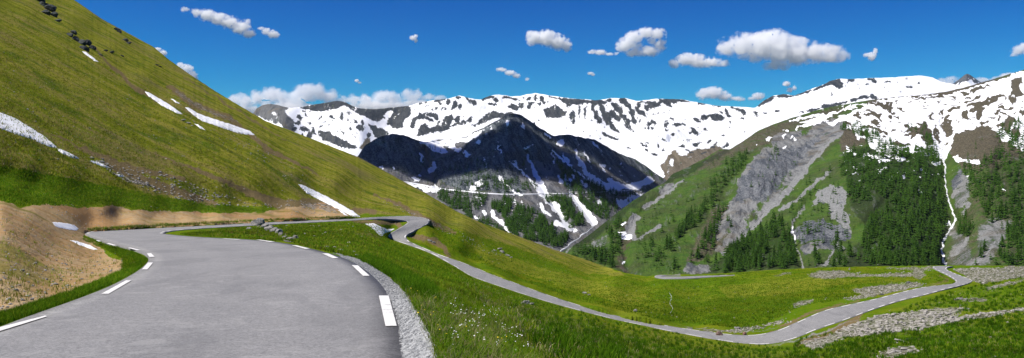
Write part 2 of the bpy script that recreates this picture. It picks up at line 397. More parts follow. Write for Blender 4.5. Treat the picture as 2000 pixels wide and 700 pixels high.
for rd in (ROAD, ROADB):
    for (a, b) in zip(rd[:-1], rd[1:]):
        fillpoly(B['road'], [a[0], b[0], b[1], a[1]])
fillpoly(B['road'], [(-420,1000),(-420,755),(792,755),(800,1000)])
B['flat'] = np.clip(blur(B['road'], 5)*3, 0, 1)
for k in ('olive','rock','rubble','dirt','tan','dark','bright','gravel','yellow'): B[k] = newbuf()
fillpoly(B['olive'], [(-320,-260),(150,-260),(830,370),(1180,518),(1230,540),(1150,535),(1000,480),(930,462),(860,436),(790,420),(700,420),(560,405),(430,400),(250,372),(150,352),(60,335),(0,320),(-320,280)])
fillpoly(B['dirt'], [(-320,385),(0,392),(40,405),(85,400),(150,405),(220,401),(262,411),(350,414),(430,417),(500,417),(560,406),(640,396),(668,412),(700,424),(560,433),(470,437),(300,445),(170,453),(200,472),(240,488),(262,497),(268,506),(250,525),(215,545),(160,565),(90,595),(0,622),(-320,700)])
fillpoly(B['bright'], [(-320,300),(0,322),(60,338),(150,355),(250,374),(430,402),(540,410),(500,416),(350,412),(262,408),(220,398),(150,402),(80,396),(40,400),(0,388),(-320,380)])
for p, w in (([(165,462),(215,482),(262,500),(285,515),(262,535),(215,560),(150,588),(60,620),(-80,672)], [5,8,14,20,30,32,26,24,26]),):
    line(B['dirt'], p, w, 0); line(B['bright'], p, w, 1)
fillpoly(B['dirt'], [(190,478),(262,500),(250,512),(215,505)], 0)
line(B['tan'], [(150,570),(215,540),(262,518),(240,505)], [10,16,12,8])
fillpoly(B['bright'], [(345,459),(400,448),(470,443.5),(560,438.5),(620,435),(700,431),(640,447),(700,470),(760,480),(840,520),(900,545),(860,560),(800,560),(740,540),(700,512),(640,492),(560,475),(480,467),(400,464)], .8)
fillpoly(B['bright'], [(750,545),(850,600),(1000,640),(1100,700),(1100,1000),(860,1000),(860,700),(800,600)], .9)
fillpoly(B['dark'], [(1000,600),(1300,650),(1500,690),(1700,760),(1700,1000),(1100,1000),(1100,700),(1020,650)], .12)
fillpoly(B['dark'], [(1240,618),(1400,622),(1560,600),(1560,560),(1450,575),(1330,590)], .35)
fillpoly(B['yellow'], [(900,470),(1060,520),(1200,560),(1280,580),(1230,600),(1100,560),(960,520)], .55)
fillpoly(B['yellow'], [(1400,560),(1560,540),(1700,545),(1560,575),(1420,585)], .5)
line(B['tan'], [(765,515),(830,535),(900,560),(960,575)], [5,10,12,8], .9)
line(B['tan'], [(690,432),(780,438),(800,460)], [8,10,4], .8); line(B['tan'], [(800,460),(850,470),(880,500)], [10,16,10], .7)
line(B['tan'], [(640,452),(705,455),(745,465)], [6,10,6], .6); line(B['tan'], [(410,452),(470,455),(530,462),(580,470)], [4,7,9,6], .75)
line(B['tan'], [(1690,604),(1660,634),(1600,656),(1560,672)], [8,16,16,10], .8); line(B['tan'], [(1500,655),(1540,632),(1600,606),(1680,588)], [4,8,8,5], .7); line(B['tan'], [(1780,568),(1850,548),(1835,535)], [4,8,6], .6)
for pl, w in (([(205,320),(260,345),(330,370),(420,400)], [8,18,20,12]), ([(300,300),(380,330),(470,370),(560,405)], [4,8,12,24]),
              ([(560,395),(620,405),(665,415)], [12,34,16]), ([(330,170),(380,205),(450,232),(520,290),(620,340)], [10,14,12,10,5]),
              ([(100,260),(180,300),(260,330),(360,350)], [4,10,14,8]), ([(730,380),(790,405),(850,440),(890,455)], [5,9,12,8]),
              ([(690,410),(730,414)], [12,12]), ([(180,90),(260,170),(330,210)], [4,10,8]), ([(360,150),(460,215),(560,275)], [4,5,4])):
    line(B['tan'], pl, w, .85)
for pl, w in (([(590,400),(640,405),(660,415)], [8,16,8]), ([(345,180),(400,215),(470,240)], [8,9,5]), ([(740,385),(800,412),(860,445)], [3,5,6]), ([(210,330),(250,350),(300,365)], [5,12,8])):
    line(B['rubble'], pl, w, .62)
for P in ([(1576,538),(1600,530),(1652,528),(1650,534),(1700,537),(1780,533),(1805,530),(1780,541),(1740,541),(1660,541),(1605,546)],
          [(1500,538),(1540,532),(1552,534),(1530,538)], [(1700,524),(1760,523),(1830,521),(1810,528),(1760,527)], [(1770,535),(1800,525),(1812,540),(1790,545)],
          [(1660,566),(1700,560),(1750,555),(1790,551),(1812,556),(1780,562),(1735,573),(1700,579),(1680,575)], [(1640,584),(1680,578),(1715,574),(1700,581),(1660,586)],
          [(1858,524),(1940,523),(2000,520),(2320,520),(2320,538),(2000,542),(1960,548),(1920,554),(1902,551),(1880,536)],
          [(1630,650),(1660,636),(1680,626),(1720,616),(1800,606),(1850,600),(1896,602),(1860,610),(1870,618),(1950,608),(2010,599),(2200,590),(2320,585),(2320,592),(2010,606),(1940,618),(1850,632),(1800,645),(1740,650),(1690,656),(1655,660)],
          [(1715,690),(1745,680),(1785,674),(1795,690),(1740,702)], [(1872,588),(1890,582),(1930,584),(1925,589)], [(1345,652),(1400,649),(1460,640),(1470,645),(1440,651),(1380,646)],
          [(1545,595),(1570,588),(1590,585),(1585,592),(1555,600)], [(1920,562),(1990,548),(2000,545),(1995,551),(1930,566)],[(1560,668),(1640,650),(1660,640),(1650,660),(1590,685)]):
    fillpoly(B['rubble'], P)
fillpoly(B['gravel'], [(786,1000),(786,700),(780,640),(765,590),(740,550),(700,518),(660,500),(625,490),(680,500),(722,516),(756,540),(790,572),(815,612),(840,650),(858,690),(868,760),(880,1000)])
line(B['gravel'], [(1490,678),(1545,668),(1605,648),(1655,631),(1712,610)], [4,6,7,5,3], .62); line(B['gravel'], [(1200,612),(1300,631),(1380,643),(1440,650),(1500,645),(1545,628)], [1.5,3,3,4,5,3], .6)
line(B['rubble'], [(1310,633),(1420,648),(1490,638),(1530,626)], [2,5,6,4], .8)
for k in list(B):
    if k not in ('flat', 'road'): B[k] = blur(B[k], 2)
B['road'] = blur(B['road'], 1)
# the ground meets the road: depth of the road surface spread to its verges
def catmull(K, n):
    K = np.array(K, float); Kp = np.concatenate([[2*K[0]-K[1]], K, [2*K[-1]-K[-2]]]); out = []
    for i in range(len(K)-1):
        p0, p1, p2, p3 = Kp[i:i+4]
        for t in np.arange(n)/n:
            out.append(.5*((2*p1)+(-p0+p2)*t+(2*p0-5*p1+4*p2-p3)*t*t+(-p0+3*p1-3*p2+p3)*t**3))
    out.append(K[-1]); return np.array(out)
KA = [((-900, 1000), (800, 1000), PR(1000), PR(1000)), ((-620, 850), (796, 850), PR(850), PR(850))] + ROAD
acc = np.zeros((NV, NU)); cnt = np.zeros((NV, NU))
for K, lo in ((KA, 0), (ROADB, 0)):
    A = catmull([[l[0], l[1], r[0], r[1], math.log(a), math.log(b)] for l, r, a, b in K], 60)
    PL = world_pt(A[:, 0], A[:, 1], np.exp(A[:, 4])); PRt = world_pt(A[:, 2], A[:, 3], np.exp(A[:, 5]))
    t = np.linspace(0, 1, 700)[None, :, None]; P = (PL[:, None]*(1-t)+PRt[:, None]*t).reshape(-1, 3)
    uu = P[:, 0]/P[:, 1]*F+1000; vv = VH-P[:, 2]/P[:, 1]*F; ok = (uu > U0+1) & (uu < U0+NU-2) & (vv > V0+1) & (vv < V0+NV-2)
    xi = (uu[ok]-U0).astype(int); yi = (vv[ok]-V0).astype(int)
    np.add.at(acc, (yi, xi), np.log(P[ok, 1])); np.add.at(cnt, (yi, xi), 1)
m_ = (cnt > 0).astype(float); val = np.where(cnt > 0, acc/np.maximum(cnt, 1), 0)
lr = np.zeros((NV, NU)); filled = np.zeros((NV, NU), bool)
for k in (1, 3, 8, 20):
    wb = blur(m_, k); vb = blur(val, k); okk = (wb > 1e-3) & ~filled
    lr[okk] = vb[okk]/wb[okk]; filled |= okk
lr = np.where(m_ > 0, val, lr)
wroad = np.clip(blur(m_, 2)*1.9, 0, 1); wroad = np.where(filled, wroad, 0)
L1 = Layer(pts, CREST1, FOOT1, -320, 2320, 1.7, 620, lam=.02, jit=.55, jsc=9., disp=disp1, road=(wroad, lr), sm=1, mono=True)

def ground_mat():
    n = NT('grass_slope')
    olive, rubble, dirt, tan = n.attr('ma'); dark, bright, gravel, yellow = n.attr('mb')
    n0 = n.noise(.025, 5, .55); n1 = n.noise(.12, 6, .6); n2 = n.noise(.7, 5, .62); n3 = n.noise(4.0, 4, .65); n4 = n.noise(30., 3, .7)
    st = n.noise((.05, .22, .05), 6, .66, w=.4)
    tuft = n.vor(1.6)
    col = var(n, (.078, .145, .004), (.145, .175, .008), n1, .38, .62)
    col = n.mix(n.ramp(n0, .42, .6), col, var(n, (.066, .145, .004), (.11, .17, .007), n2))
    col = n.mix(n.math('MULTIPLY', dark, .8), col, (.026, .060, .004))
    col = n.mix(n.math('MULTIPLY', n.ramp(n.math('ADD', yellow, n.math('MULTIPLY', n1, .6)), .45, 1.0), .75), col, (.25, .25, .03))
    col = n.mix(n.math('MULTIPLY', n.ramp(n.noise((.05, .02, .1), 5, .6), .5, .62), .45), col, (.20, .215, .02)); col = n.mix(n.math('MULTIPLY', n.ramp(n.noise(.07, 6, .65), .55, .66), .5), col, (.045, .10, .004))
    col = n.mix(n.math('MULTIPLY', bright, .85), col, var(n, (.050, .105, .005), (.085, .125, .010), n2))
    ol = var(n, (.150, .178, .010), (.265, .245, .036), st, .4, .6)
    ol = n.mix(n.ramp(n1, .5, .66), ol, (.085, .130, .010)); ol = n.mix(n.math('MULTIPLY', n.ramp(n.math('ADD', n.math('MULTIPLY', st, .5), n.math('MULTIPLY', n0, .5)), .49, .60), .65), ol, (.20, .155, .07)); ol = n.mix(n.math('MULTIPLY', n.ramp(n2, .52, .72), .6), ol, (.21, .165, .08))
    ol = n.mix(n.math('MULTIPLY', n.ramp(n.math('ADD', n.math('MULTIPLY', st, .6), n.math('MULTIPLY', n3, .4)), .35, .46, 1, 0), .6), ol, (.05, .045, .02))
    col = n.mix(n.ramp(olive, .3, .7), col, ol)
    # tufts: small dark and straw-coloured flecks
    col = n.mix(n.math('MULTIPLY', n.ramp(n3, .55, .68), .55), col, (.20, .185, .06)); col = n.mix(n.math('MULTIPLY', n.ramp(n3, .32, .44, 1, 0), .65), col, (.022, .042, .005))
    col = n.mix(edge(n, tan, n2, .75, .12), col, var(n, (.20, .15, .075), (.13, .10, .045), n3))
    dc = var(n, (.36, .23, .105), (.45, .34, .19), n2, .4, .62)
    dc = n.mix(n.ramp(n0, .45, .6), dc, (.34, .20, .085)); dc = n.mix(n.math('MULTIPLY', n.ramp(n3, .3, .46, 1, 0), .55), dc, (.17, .115, .065))
    dc = n.mix(n.math('MULTIPLY', n.ramp(n4, .56, .68), .5), dc, (.52, .46, .38))
    dc = n.mix(n.math('MULTIPLY', n.ramp(n1, .52, .66), .7), dc, (.14, .14, .025)); dc = n.mix(n.math('MULTIPLY', n.ramp(n2, .5, .64), .5), dc, (.24, .165, .10))
    col = n.mix(edge(n, dirt, n2, .5, .08), col, dc)
    vc = n.vor(1.3, out='Color'); sp = n.n('ShaderNodeSeparateColor'); n.set(sp.inputs[0], vc)
    rc = n.mix(sp.outputs[0], (.17, .155, .13), (.44, .41, .36)); rc = n.mix(n.ramp(n.vor(1.3), .42, .62), rc, (.06, .06, .04))
    col = n.mix(n.math('MULTIPLY', edge(n, rubble, n2, .9, .06), n.ramp(n3, .36, .50)), col, rc)
    g2 = n.vor(22., out='Color'); sp2 = n.n('ShaderNodeSeparateColor'); n.set(sp2.inputs[0], g2)
    gc = n.mix(sp2.outputs[1], (.13, .135, .14), (.38, .39, .39))
    col = n.mix(edge(n, gravel, n3, .5, .08), col, gc)
    h = n.math('ADD', n.math('MULTIPLY', n3, .5), n.math('MULTIPLY', n2, 1.0))
    b1 = n.bump(h, .45, .8); b2 = n.bump(n4, .03, .7, b1)
    return n.bsdf(col, .95, b2, .0)
def z1():
    return -.10*np.clip(sample(B['road'], L1.U, L1.V)*2-1, 0, 1)*np.clip(L1.D/60, .3, 1.4)
near = L1.build('hillside_ground', ground_mat(),
    {'ma': (B['olive'], B['rubble'], B['dirt'], B['tan']), 'mb': (B['dark'], B['bright'], B['gravel'], B['yellow'])},
    zfar=-210, dfar=1000, warp=8.0, wsc=16., zoff=z1())

# ------------------------------------------------------------------ the road
def asphalt():
    n = NT('asphalt'); e = n.attrf('across')
    n1 = n.noise(.35, 4, .6); n2 = n.noise(3.0, 5, .6); n3 = n.noise(55., 3, .75)
    g = n.vor(95., out='Color'); sp = n.n('ShaderNodeSeparateColor'); n.set(sp.inputs[0], g)
    col = var(n, (.200, .199, .198), (.245, .242, .238), n1, .35, .65)
    col = n.mix(n.math('MULTIPLY', n.ramp(n2, .35, .65), .35), col, (.19, .19, .192))
    # wheel tracks polished paler by traffic, darker binder at the rims
    w = n.math('ABSOLUTE', n.math('SUBTRACT', n.math('ABSOLUTE', n.math('SUBTRACT', e, .5)), .22))
    col = n.mix(n.math('MULTIPLY', n.ramp(w, .02, .14, 1, 0), .3), col, (.285, .28, .275))
    rim = n.math('ABSOLUTE', n.math('SUBTRACT', e, .5))
    rim = n.math('ADD', rim, n.math('MULTIPLY', n.math('SUBTRACT', n2, .5), .05))
    col = n.mix(n.math('MULTIPLY', n.ramp(rim, .455, .49), .7), col, (.10, .10, .102))
    col = n.mix(n.math('MULTIPLY', n.ramp(n3, .42, .6), .38), col, (.40, .395, .39)); col = n.mix(n.math('MULTIPLY', n.ramp(sp.outputs[0], .0, .3, 1, 0), .5), col, (.085, .085, .09))
    n5 = n.noise(9., 5, .7); n6 = n.noise(1.1, 6, .7, w=1.2)
    col = n.mix(n.math('MULTIPLY', n.ramp(n5, .42, .56, 1, 0), .42), col, (.14, .14, .142)); n8 = n.noise(24., 3, .8); col = n.mix(n.math('MULTIPLY', n.ramp(n8, .50, .60), .45), col, (.36, .355, .35)); col = n.mix(n.math('MULTIPLY', n.ramp(n8, .40, .48, 1, 0), .4), col, (.11, .11, .112)); col = n.mix(n.math('MULTIPLY', n.ramp(n6, .54, .62), .38), col, (.34, .335, .325)); n7 = n.noise((.5, .12, .5), 5, .6, w=1.); col = n.mix(n.math('MULTIPLY', n.ramp(n7, .52, .60), .32), col, (.145, .145, .148))
    ck = n.math('ABSOLUTE', n.math('SUBTRACT', n.noise(.33, 7, .68, w=.6), .5)); col = n.mix(n.math('MULTIPLY', n.ramp(ck, .0, .0035, 1, 0), .35), col, (.11, .11, .11))
    h = n.math('ADD', n3, n.math('MULTIPLY', n2, .4))
    return n.bsdf(col, .82, n.bump(h, .012, .8), .25)
MASPH = asphalt()
SURF = {}
def road_strip(name, K, lift0, lift1, nsub=14, nac=12):
    A = catmull([[l[0], l[1], r[0], r[1], math.log(a), math.log(b)] for l, r, a, b in K], nsub)
    PL = world_pt(A[:, 0], A[:, 1], np.exp(A[:, 4])); PR_ = world_pt(A[:, 2], A[:, 3], np.exp(A[:, 5]))
    t = np.linspace(0, 1, nac+1)[None, :, None]
    P = PL[:, None]*(1-t)+PR_[:, None]*t
    # drape: use the ground's own height under the strip, keep the cross fall gentle
    lift = np.interp(P[..., 1], [10, 60, 200], [lift0, (lift0+lift1)/2, lift1])
    P[..., 2] += lift; SURF[name] = (A, P)
    n, m = P.shape[:2]; ac = np.repeat(t[..., 0], n, 0)
    # side skirts
    S0 = P[:, :1].copy(); S0[..., 2] -= .35; S1 = P[:, -1:].copy(); S1[..., 2] -= .35
    Q = np.concatenate([S0, P, S1], 1); ac = np.concatenate([ac[:, :1], ac, ac[:, -1:]], 1); m += 2
    i = np.arange(n-1)[:, None]*m+np.arange(m-1)[None]
    Fc = np.stack([i, i+1, i+m+1, i+m], -1).reshape(-1, 4)
    me = np_mesh(name, Q.reshape(-1, 3), Fc, MASPH); add_f(me, 'across', ac)
    return tag(link('road', me), kind='structure')
roadA = road_strip('mountain_pass_road', KA, .012, .03)
roadB = road_strip('lower_road', ROADB, .05, .08, 10, 4)

def paint():
    n = NT('road_paint'); n2 = n.noise(6., 4, .6); n3 = n.noise(60., 3, .7)
    col = var(n, (.70, .69, .66), (.80, .79, .76), n2)
    col = n.mix(n.math('MULTIPLY', n.ramp(n3, .54, .64), .7), col, (.30, .295, .29)); col = n.mix(n.math('MULTIPLY', n.ramp(n.noise(2.2, 6, .75), .56, .64), .6), col, (.30, .295, .29))
    return n.bsdf(col, .6, n.bump(n3, .004, .5), .3)
MP = paint()
A_, P_ = SURF['mountain_pass_road']
def near_D(u, v): return PR(v)
def dash_px(poly):
    """one painted dash on the near road"""
    p = np.array(poly, float); n = 7; V = []
    for i in range(n):
        t = i/(n-1); a = p[0]*(1-t)+p[3]*t; b = p[1]*(1-t)+p[2]*t
        for s in (0, .5, 1):
            q = a*(1-s)+b*s; D = PR(q[1]) if q[1] > 462 else 2944/(q[1]-421)
            D = min(D, 95); w = world_pt(q[0], q[1], D); w[2] += .016+.0006*D; V.append(w)
    i = np.arange(n-1)[:, None]*3+np.arange(2)[None]
    return np_mesh('edge_line', V, np.stack([i, i+3, i+4, i+1], -1).reshape(-1, 4), MP)
near_dashes = [[(740,580),(759,580),(775,640),(753,640)],[(687,520),(699,520.5),(722,541),(709,541)],[(629,497),(641,497),(661,506),(650,506.5)],
 [(570,481),(579,481),(605,487.5),(596,488)],[(500,470),(508,470),(537,474),(528,474.5)],[(434,467.8),(440,467.5),(470,469.4),(464,470)],
 [(-40,655),(-4,650),(92,620),(84,620.5)],[(246,550),(257,550),(212,576.5),(198,576.5)],[(289,515),(299,515),(288,528.5),(277,528.5)],
 [(287,497),(295,496.5),(302,503.5),(292,504)],[(250,486),(255,485.5),(275,490.6),(268,491)],[(208,477.2),(213,476.7),(227,481),(222,481.5)],
 [(187,471),(191,471),(197,473),(193,473.4)]]
near_dashes[6] = [(88,619.5),(92,621),(-20,656),(-30,650)]
marks = []
for dsh in near_dashes: marks.append((dash_px(dsh), 1e9))
def side_marks(P, col0, col1, i0, i1, dl, gl, lift):
    """dashes at even spacing along one rim, measured in metres along the road"""
    a = P[i0:i1, col0]*1.0; b = P[i0:i1, col1]*1.0; wdt = np.linalg.norm(b-a, axis=1)[:, None]
    d = (b-a)/wdt; e0 = a+d*.18; e1 = a+d*.44
    s = np.concatenate([[0], np.cumsum(np.linalg.norm(np.diff(e0, axis=0), axis=1))]); out = []
    x = 0.0
    while x+dl < s[-1]:
        q = np.linspace(x, x+dl, 4); V = []
        for t in q:
            for e in (e0, e1): V.append([np.interp(t, s, e[:, k])+(lift if k == 2 else 0) for k in range(3)])
        i = np.arange(3)*2
        me = np_mesh('edge_line', V, np.stack([i, i+2, i+3, i+1], -1), MP)
        V = np.array(V); px = abs((V[:, 0]/V[:, 1]*F).max()-(V[:, 0]/V[:, 1]*F).min())*abs((V[:, 2]/V[:, 1]*F).max()-(V[:, 2]/V[:, 1]*F).min())
        out.append((me, px)); x += dl+gl
    return out
ns = 14; i0 = (2+14)*ns; i1 = len(P_)-6
marks += side_marks(P_, 0, -1, i0, i1, 3.0, 2.6, .02); marks += side_marks(P_, -1, 0, i0, i1, 3.0, 2.6, .02)
marks.sort(key=lambda m: -m[1])
for me, _ in marks[:96]: link('edge_line', me, roadA)
V = []; Fc = []
for me, _ in marks[96:]:
    a = np.empty(len(me.vertices)*3, np.float32); me.vertices.foreach_get('co', a)
    f = np.array([p.vertices[:] for p in me.polygons])+sum(len(x) for x in V); V.append(a.reshape(-1, 3)); Fc.append(f)
if V:
    o = link('edge_line', np_mesh('edge_line', np.concatenate(V), np.concatenate(Fc), MP), roadA); o['kind'] = 'stuff'

# ================================================================== THE RIGHT MOUNTAIN (about 1.0 to 1.8 km away)
CREST2 = [(1040,560),(1060,520),(1095,494),(1130,474),(1160,452),(1200,420),(1230,397),(1262,376),(1300,356),(1312,341),(1345,326),(1385,305),(1398,296),(1410,291),(1425,292),(1450,277),(1480,256),(1510,243),(1545,231),
 (1600,214),(1640,206),(1690,197),(1750,190),(1800,186),(1850,179),(1895,168),(1940,155),(1975,144),(2000,136),(2100,104),(2320,60)]
FOOT2 = [(1040,600),(1100,560),(1250,575),(2320,575)]
p = [(1040,560,1060),(1095,494,1150),(1160,452,1290),(1230,397,1420),(1300,356,1560),(1345,326,1640),(1410,291,1740),(1480,256,1830),(1545,231,1950),(1640,206,2150),(1750,190,2300),(1850,179,2350),(1940,155,2350),(2000,136,2380),(2320,60,2500),
 (1130,520,1080),(1200,520,1080),(1200,470,1190),(1250,440,1260),(1300,400,1370),(1350,360,1470),(1400,330,1530),(1300,470,1170),(1300,530,1040),(1400,520,1030),(1400,460,1170),(1400,400,1320),
 (1480,480,1080),(1480,420,1230),(1480,360,1370),(1480,300,1580),(1560,500,1000),(1560,440,1120),(1560,380,1290),(1560,320,1470),(1560,270,1680),(1640,500,980),(1640,440,1090),(1640,370,1230),(1640,310,1400),(1640,260,1600),
 (1720,520,930),(1720,450,1040),(1720,380,1160),(1720,310,1340),(1720,260,1560),(1720,225,1820),(1800,520,930),(1800,450,1060),(1800,380,1190),(1800,310,1380),(1800,250,1640),(1800,215,1880),
 (1845,520,1010),(1855,430,1170),(1848,350,1330),(1845,280,1560),(1900,520,930),(1900,440,1060),(1900,370,1190),(1900,300,1360),(1900,240,1640),(1900,200,1950),
 (2000,520,900),(2000,440,1010),(2000,370,1130),(2000,300,1290),(2000,230,1560),(2000,180,1900),(2320,520,860),(2320,400,1050),(2320,300,1300),(2320,200,1700),
 (1100,575,1010),(1400,575,920),(1700,575,840),(2320,575,800)]
def disp2(x, y, z, U, V):
    rav = np.exp(-(polydist([(1620,235),(1540,330),(1470,400),(1420,470),(1380,515)], U, V)/50)**2)
    rr = fbm((x-.75*z)/26, y/200, (z+.75*x)/300, 4, ridged=True)
    m = .020*fbm(x/260, y/260, z/260, 5)+.006*fbm(x/45, y/45, z/45, 4)+rav*.013*rr
    st = np.exp(-(polydist([(1845,240),(1846,348),(1860,420),(1845,480),(1846,520)], U, V)/45)**2)
    return m+st*.008*fbm(x/40, y/90, z/110, 4, ridged=True)
stream_px = [(1838,228),(1834,244),(1846,269),(1838,300),(1846,324),(1846,348),(1851,384),(1859,410),(1865,432),(1850,458),(1841,478),(1842,503),(1848,524)]
C = {k: newbuf() for k in ('snow','rock','scree','dirt','dry','dark','pale','ex')}
S = C['snow']
fillpoly(S, [(1535,242),(1570,228),(1600,217),(1640,208),(1700,198),(1800,188),(1850,181),(1940,158),(2000,139),(2100,108),(2320,60),(2320,270),(2100,280),(2000,298),(1985,290),(1970,277),(1955,270),(1942,256),(1930,246),(1905,250),(1890,254),(1872,262),(1862,262),(1857,285),(1850,300),(1845,318),(1838,310),(1828,300),(1815,292),(1800,288),(1785,296),(1770,290),(1755,300),(1738,308),(1722,300),(1702,288),(1690,272),(1672,264),(1662,246),(1650,238),(1630,240),(1600,247),(1575,252),(1560,246),(1590,238)])
fillpoly(S, [(1565,252),(1600,240),(1625,236),(1640,242),(1610,250),(1580,262),(1560,262)], 0)
fillpoly(S, [(1500,246),(1545,232),(1590,220),(1640,208),(1652,212),(1600,226),(1560,240),(1520,262)], 0)
for P in ([(1540,237),(1575,227),(1605,220),(1607,223),(1575,231),(1542,240)], [(1571,243),(1585,236),(1605,232),(1625,229),(1618,235),(1603,238),(1585,243),(1572,246)], [(1610,241),(1640,233),(1650,236),(1625,243)]): fillpoly(S, P)
for P in ([(1640,210),(1665,201),(1690,196),(1715,195),(1727,193),(1712,200),(1690,203),(1660,207),(1646,213)], [(1698,202),(1720,200),(1742,203),(1747,212),(1738,215),(1754,222),(1745,224),(1730,214),(1716,207)],
 [(1688,216),(1700,214),(1713,217),(1719,226),(1714,231),(1726,240),(1712,236),(1700,228),(1690,222)], [(1858,179),(1895,169),(1930,157),(1977,144),(1962,150),(1930,163),(1900,173),(1870,181),(1845,184),(1815,187),(1790,190),(1800,188)],
 [(1810,191),(1840,184),(1847,190),(1835,196),(1820,193)], [(1893,182),(1905,173),(1942,163),(1926,171),(1910,181)], [(1885,208),(1895,202),(1920,196),(1937,188),(1960,184),(1967,190),(1967,198),(1960,192),(1946,195),(1940,203),(1926,206),(1920,222),(1908,216),(1900,210)],
 [(1975,158),(1985,152),(1998,151),(1997,158),(1992,170),(1998,186),(1983,190),(1980,204),(1973,198),(1970,180),(1976,174)]): fillpoly(S, P, 0)
for e in ((1733,193,10,2.5,-12),(1760,189,22,1,-4),(1790,193,14,1.6,-5),(1757,214,6,3,35),(1763,219,5,2,20),(1672,213,12,3,-12),(1658,221,9,4,-10),(1678,228,9,6,30),(1640,223,16,4,-12),(1628,232,14,3,-14),(1740,229,4,5,0),(1751,232,6,1.6,35),
 (1800,192,12,2,-4),(1885,184,10,3,-5),(1900,194,18,3,-25),(1862,190,8,2,15),(1860,195,6,1.5,0),(1831,201,5,2,0),(1862,213,14,3,-28),(1838,219,6,3.5,0),(1846,227,9,3,-15),(1820,224,2.5,4,0),(1821,232,2,5,0),(1805,200,4,1.5,0),(1806,208,4,1.5,10),
 (1885,222,7,7,0),(1892,232,8,4,20),(1914,224,7,9,20),(1900,216,6,3,-20),(1950,217,7,4,0),(1956,208,8,3,0),(1966,213,8,3,10),(1976,210,5,4,0),(1945,223,6,3,-30),(2000,220,7,8,0),(1936,230,6,1.6,0),(1965,226,12,2,28),(1975,232,10,6,20),
 (1805,256,13,20,0),(1812,268,12,16,0),(1850,250,9,20,8),(1843,238,4,14,25),(1785,255,12,8,0),(1775,262,8,6,0),(1772,246,6,4,0),(1793,240,7,3,0),(1830,262,5,18,-8),(1912,248,22,5,-35),(1960,250,14,8,20),(1970,240,8,10,0),(1985,262,8,12,0),(2020,240,12,8,0),(2060,200,14,12,0),
 (1700,250,20,3,12),(1720,258,18,3,15),(1688,262,7,4,0),(1735,272,14,4,20),(1760,282,16,4,10),(1710,243,10,4,30)):
    ell(S, *e, 0)
for e in ((1680,268,5,8,20),(1706,262,13,8,20),(1736,276,10,8,30),(1720,284,8,5,0),(1758,312,9,5,10),(1778,297,6,4,0),(1800,300,15,4,8),(1828,316,9,3,20),(1660,296,3,5,30),(1672,328,5,2.5,30),(1722,331,8,2.5,15),(1800,330,3,1.5,0),(1810,338,4,1.5,0),(1870,311,9,5,8),(1896,316,20,4.5,6),
 (1502,271,9,2.5,-28),(1534,257,5,2,0),(1531,265,2,3,0),(1548,267,6,2,-45),(1559,249,2,4,0),(1556,272,1.6,4,0),(1535,290,4,2,-50),(1479,285,3,2,-30),(1720,338,4,1.5,0),(1745,345,3,1.5,0),(1757,336,3,1.5,0),(1799,374,6,3,15),(1783,371,4,2,0),
 (1219,436,3,6,30),(1215,456,8,3.5,10),(1224,464,6,3,-8),(1208,452,4,2,0),(1217,514,4,2,0),(1960,372,3,2,0),(1890,345,3,2,0),(1549,462,2,8,0),(1550,448,1.6,6,0),(1853,437,4,4,0),(1975,268,10,4,30)): ell(S, *e)
fillpoly(S, [(1700,302),(1712,303),(1738,311),(1740,316),(1722,314),(1700,308),(1685,303)])
rc = np.random.default_rng(3)
for _ in range(110):
    u_, v_ = rc.uniform(1640, 1840), rc.uniform(285, 365)
    if rc.random() < (370-v_)/85: ell(S, u_, v_, rc.uniform(1, 3.5), rc.uniform(.8, 1.8), rc.uniform(-10, 30))
S2 = C['snow']
for _ in range(420):
    u_, v_ = rc.uniform(1640, 2060), rc.uniform(185, 300); ell(S2, u_, v_, rc.uniform(1, 5), rc.uniform(.6, 1.8), rc.uniform(-40, 10), 1 if rc.random() < .5 and S2[int(v_-V0)-4:int(v_-V0)+5, int(u_-U0)-6:int(u_-U0)+7].max() > 0 else 0)
for P in ([(1590,242),(1636,230),(1655,247),(1640,268),(1600,303),(1560,342),(1525,375),(1502,410),(1492,430),(1468,446),(1440,470),(1415,500),(1398,492),(1400,462),(1393,440),(1418,420),(1420,400),(1440,380),(1442,350),(1462,322),(1488,292),(1504,290),(1512,262),(1560,256)],
          [(1325,533),(1345,514),(1372,516),(1392,520),(1380,535)], [(1560,480),(1600,470),(1640,478),(1650,490),(1600,486),(1570,500)], [(1286,376),(1300,360),(1318,356),(1310,375),(1295,384)]):
    fillpoly(C['scree'], P)
fillpoly(C['rock'], [(1445,345),(1470,320),(1500,300),(1525,290),(1560,285),(1595,262),(1610,262),(1575,310),(1540,345),(1505,385),(1490,400),(1470,390),(1440,400),(1435,375)], .62)
fillpoly(C['rock'], [(1545,455),(1570,430),(1610,430),(1640,440),(1665,462),(1640,475),(1600,470),(1560,480)], .7)
fillpoly(C['rock'], [(1868,330),(1880,320),(1880,345),(1872,372),(1862,378),(1856,350)], .7)
for P, w in (([(1640,262),(1590,310),(1540,370),(1500,410),(1470,448)], [5,8,12,12,6]), ([(1630,330),(1590,360),(1560,388),(1520,412)], [3,7,8,4]), ([(1570,400),(1550,430),(1545,450),(1552,480),(1565,510),(1570,524)], [4,4,4,4,5,8]),
             ([(1640,470),(1625,492),(1608,520)], [4,5,6]), ([(1290,440),(1255,462),(1240,470)], [6,5,3]), ([(1300,435),(1275,455)], [2,3]), ([(1260,405),(1290,388),(1335,352)], [10,7,4]), ([(1240,425),(1225,455),(1240,468)], [14,16,8]),
             ([(1120,480),(1103,495)], [3,4]), ([(1875,405),(1895,395),(1880,420)], [4,5,3]), ([(1900,520),(1925,490),(1960,458)], [4,6,3]), ([(1860,500),(1880,480),(1893,462)], [8,8,4]), ([(1860,385),(1872,362)], [8,12])):
    line(C['pale'], P, w)
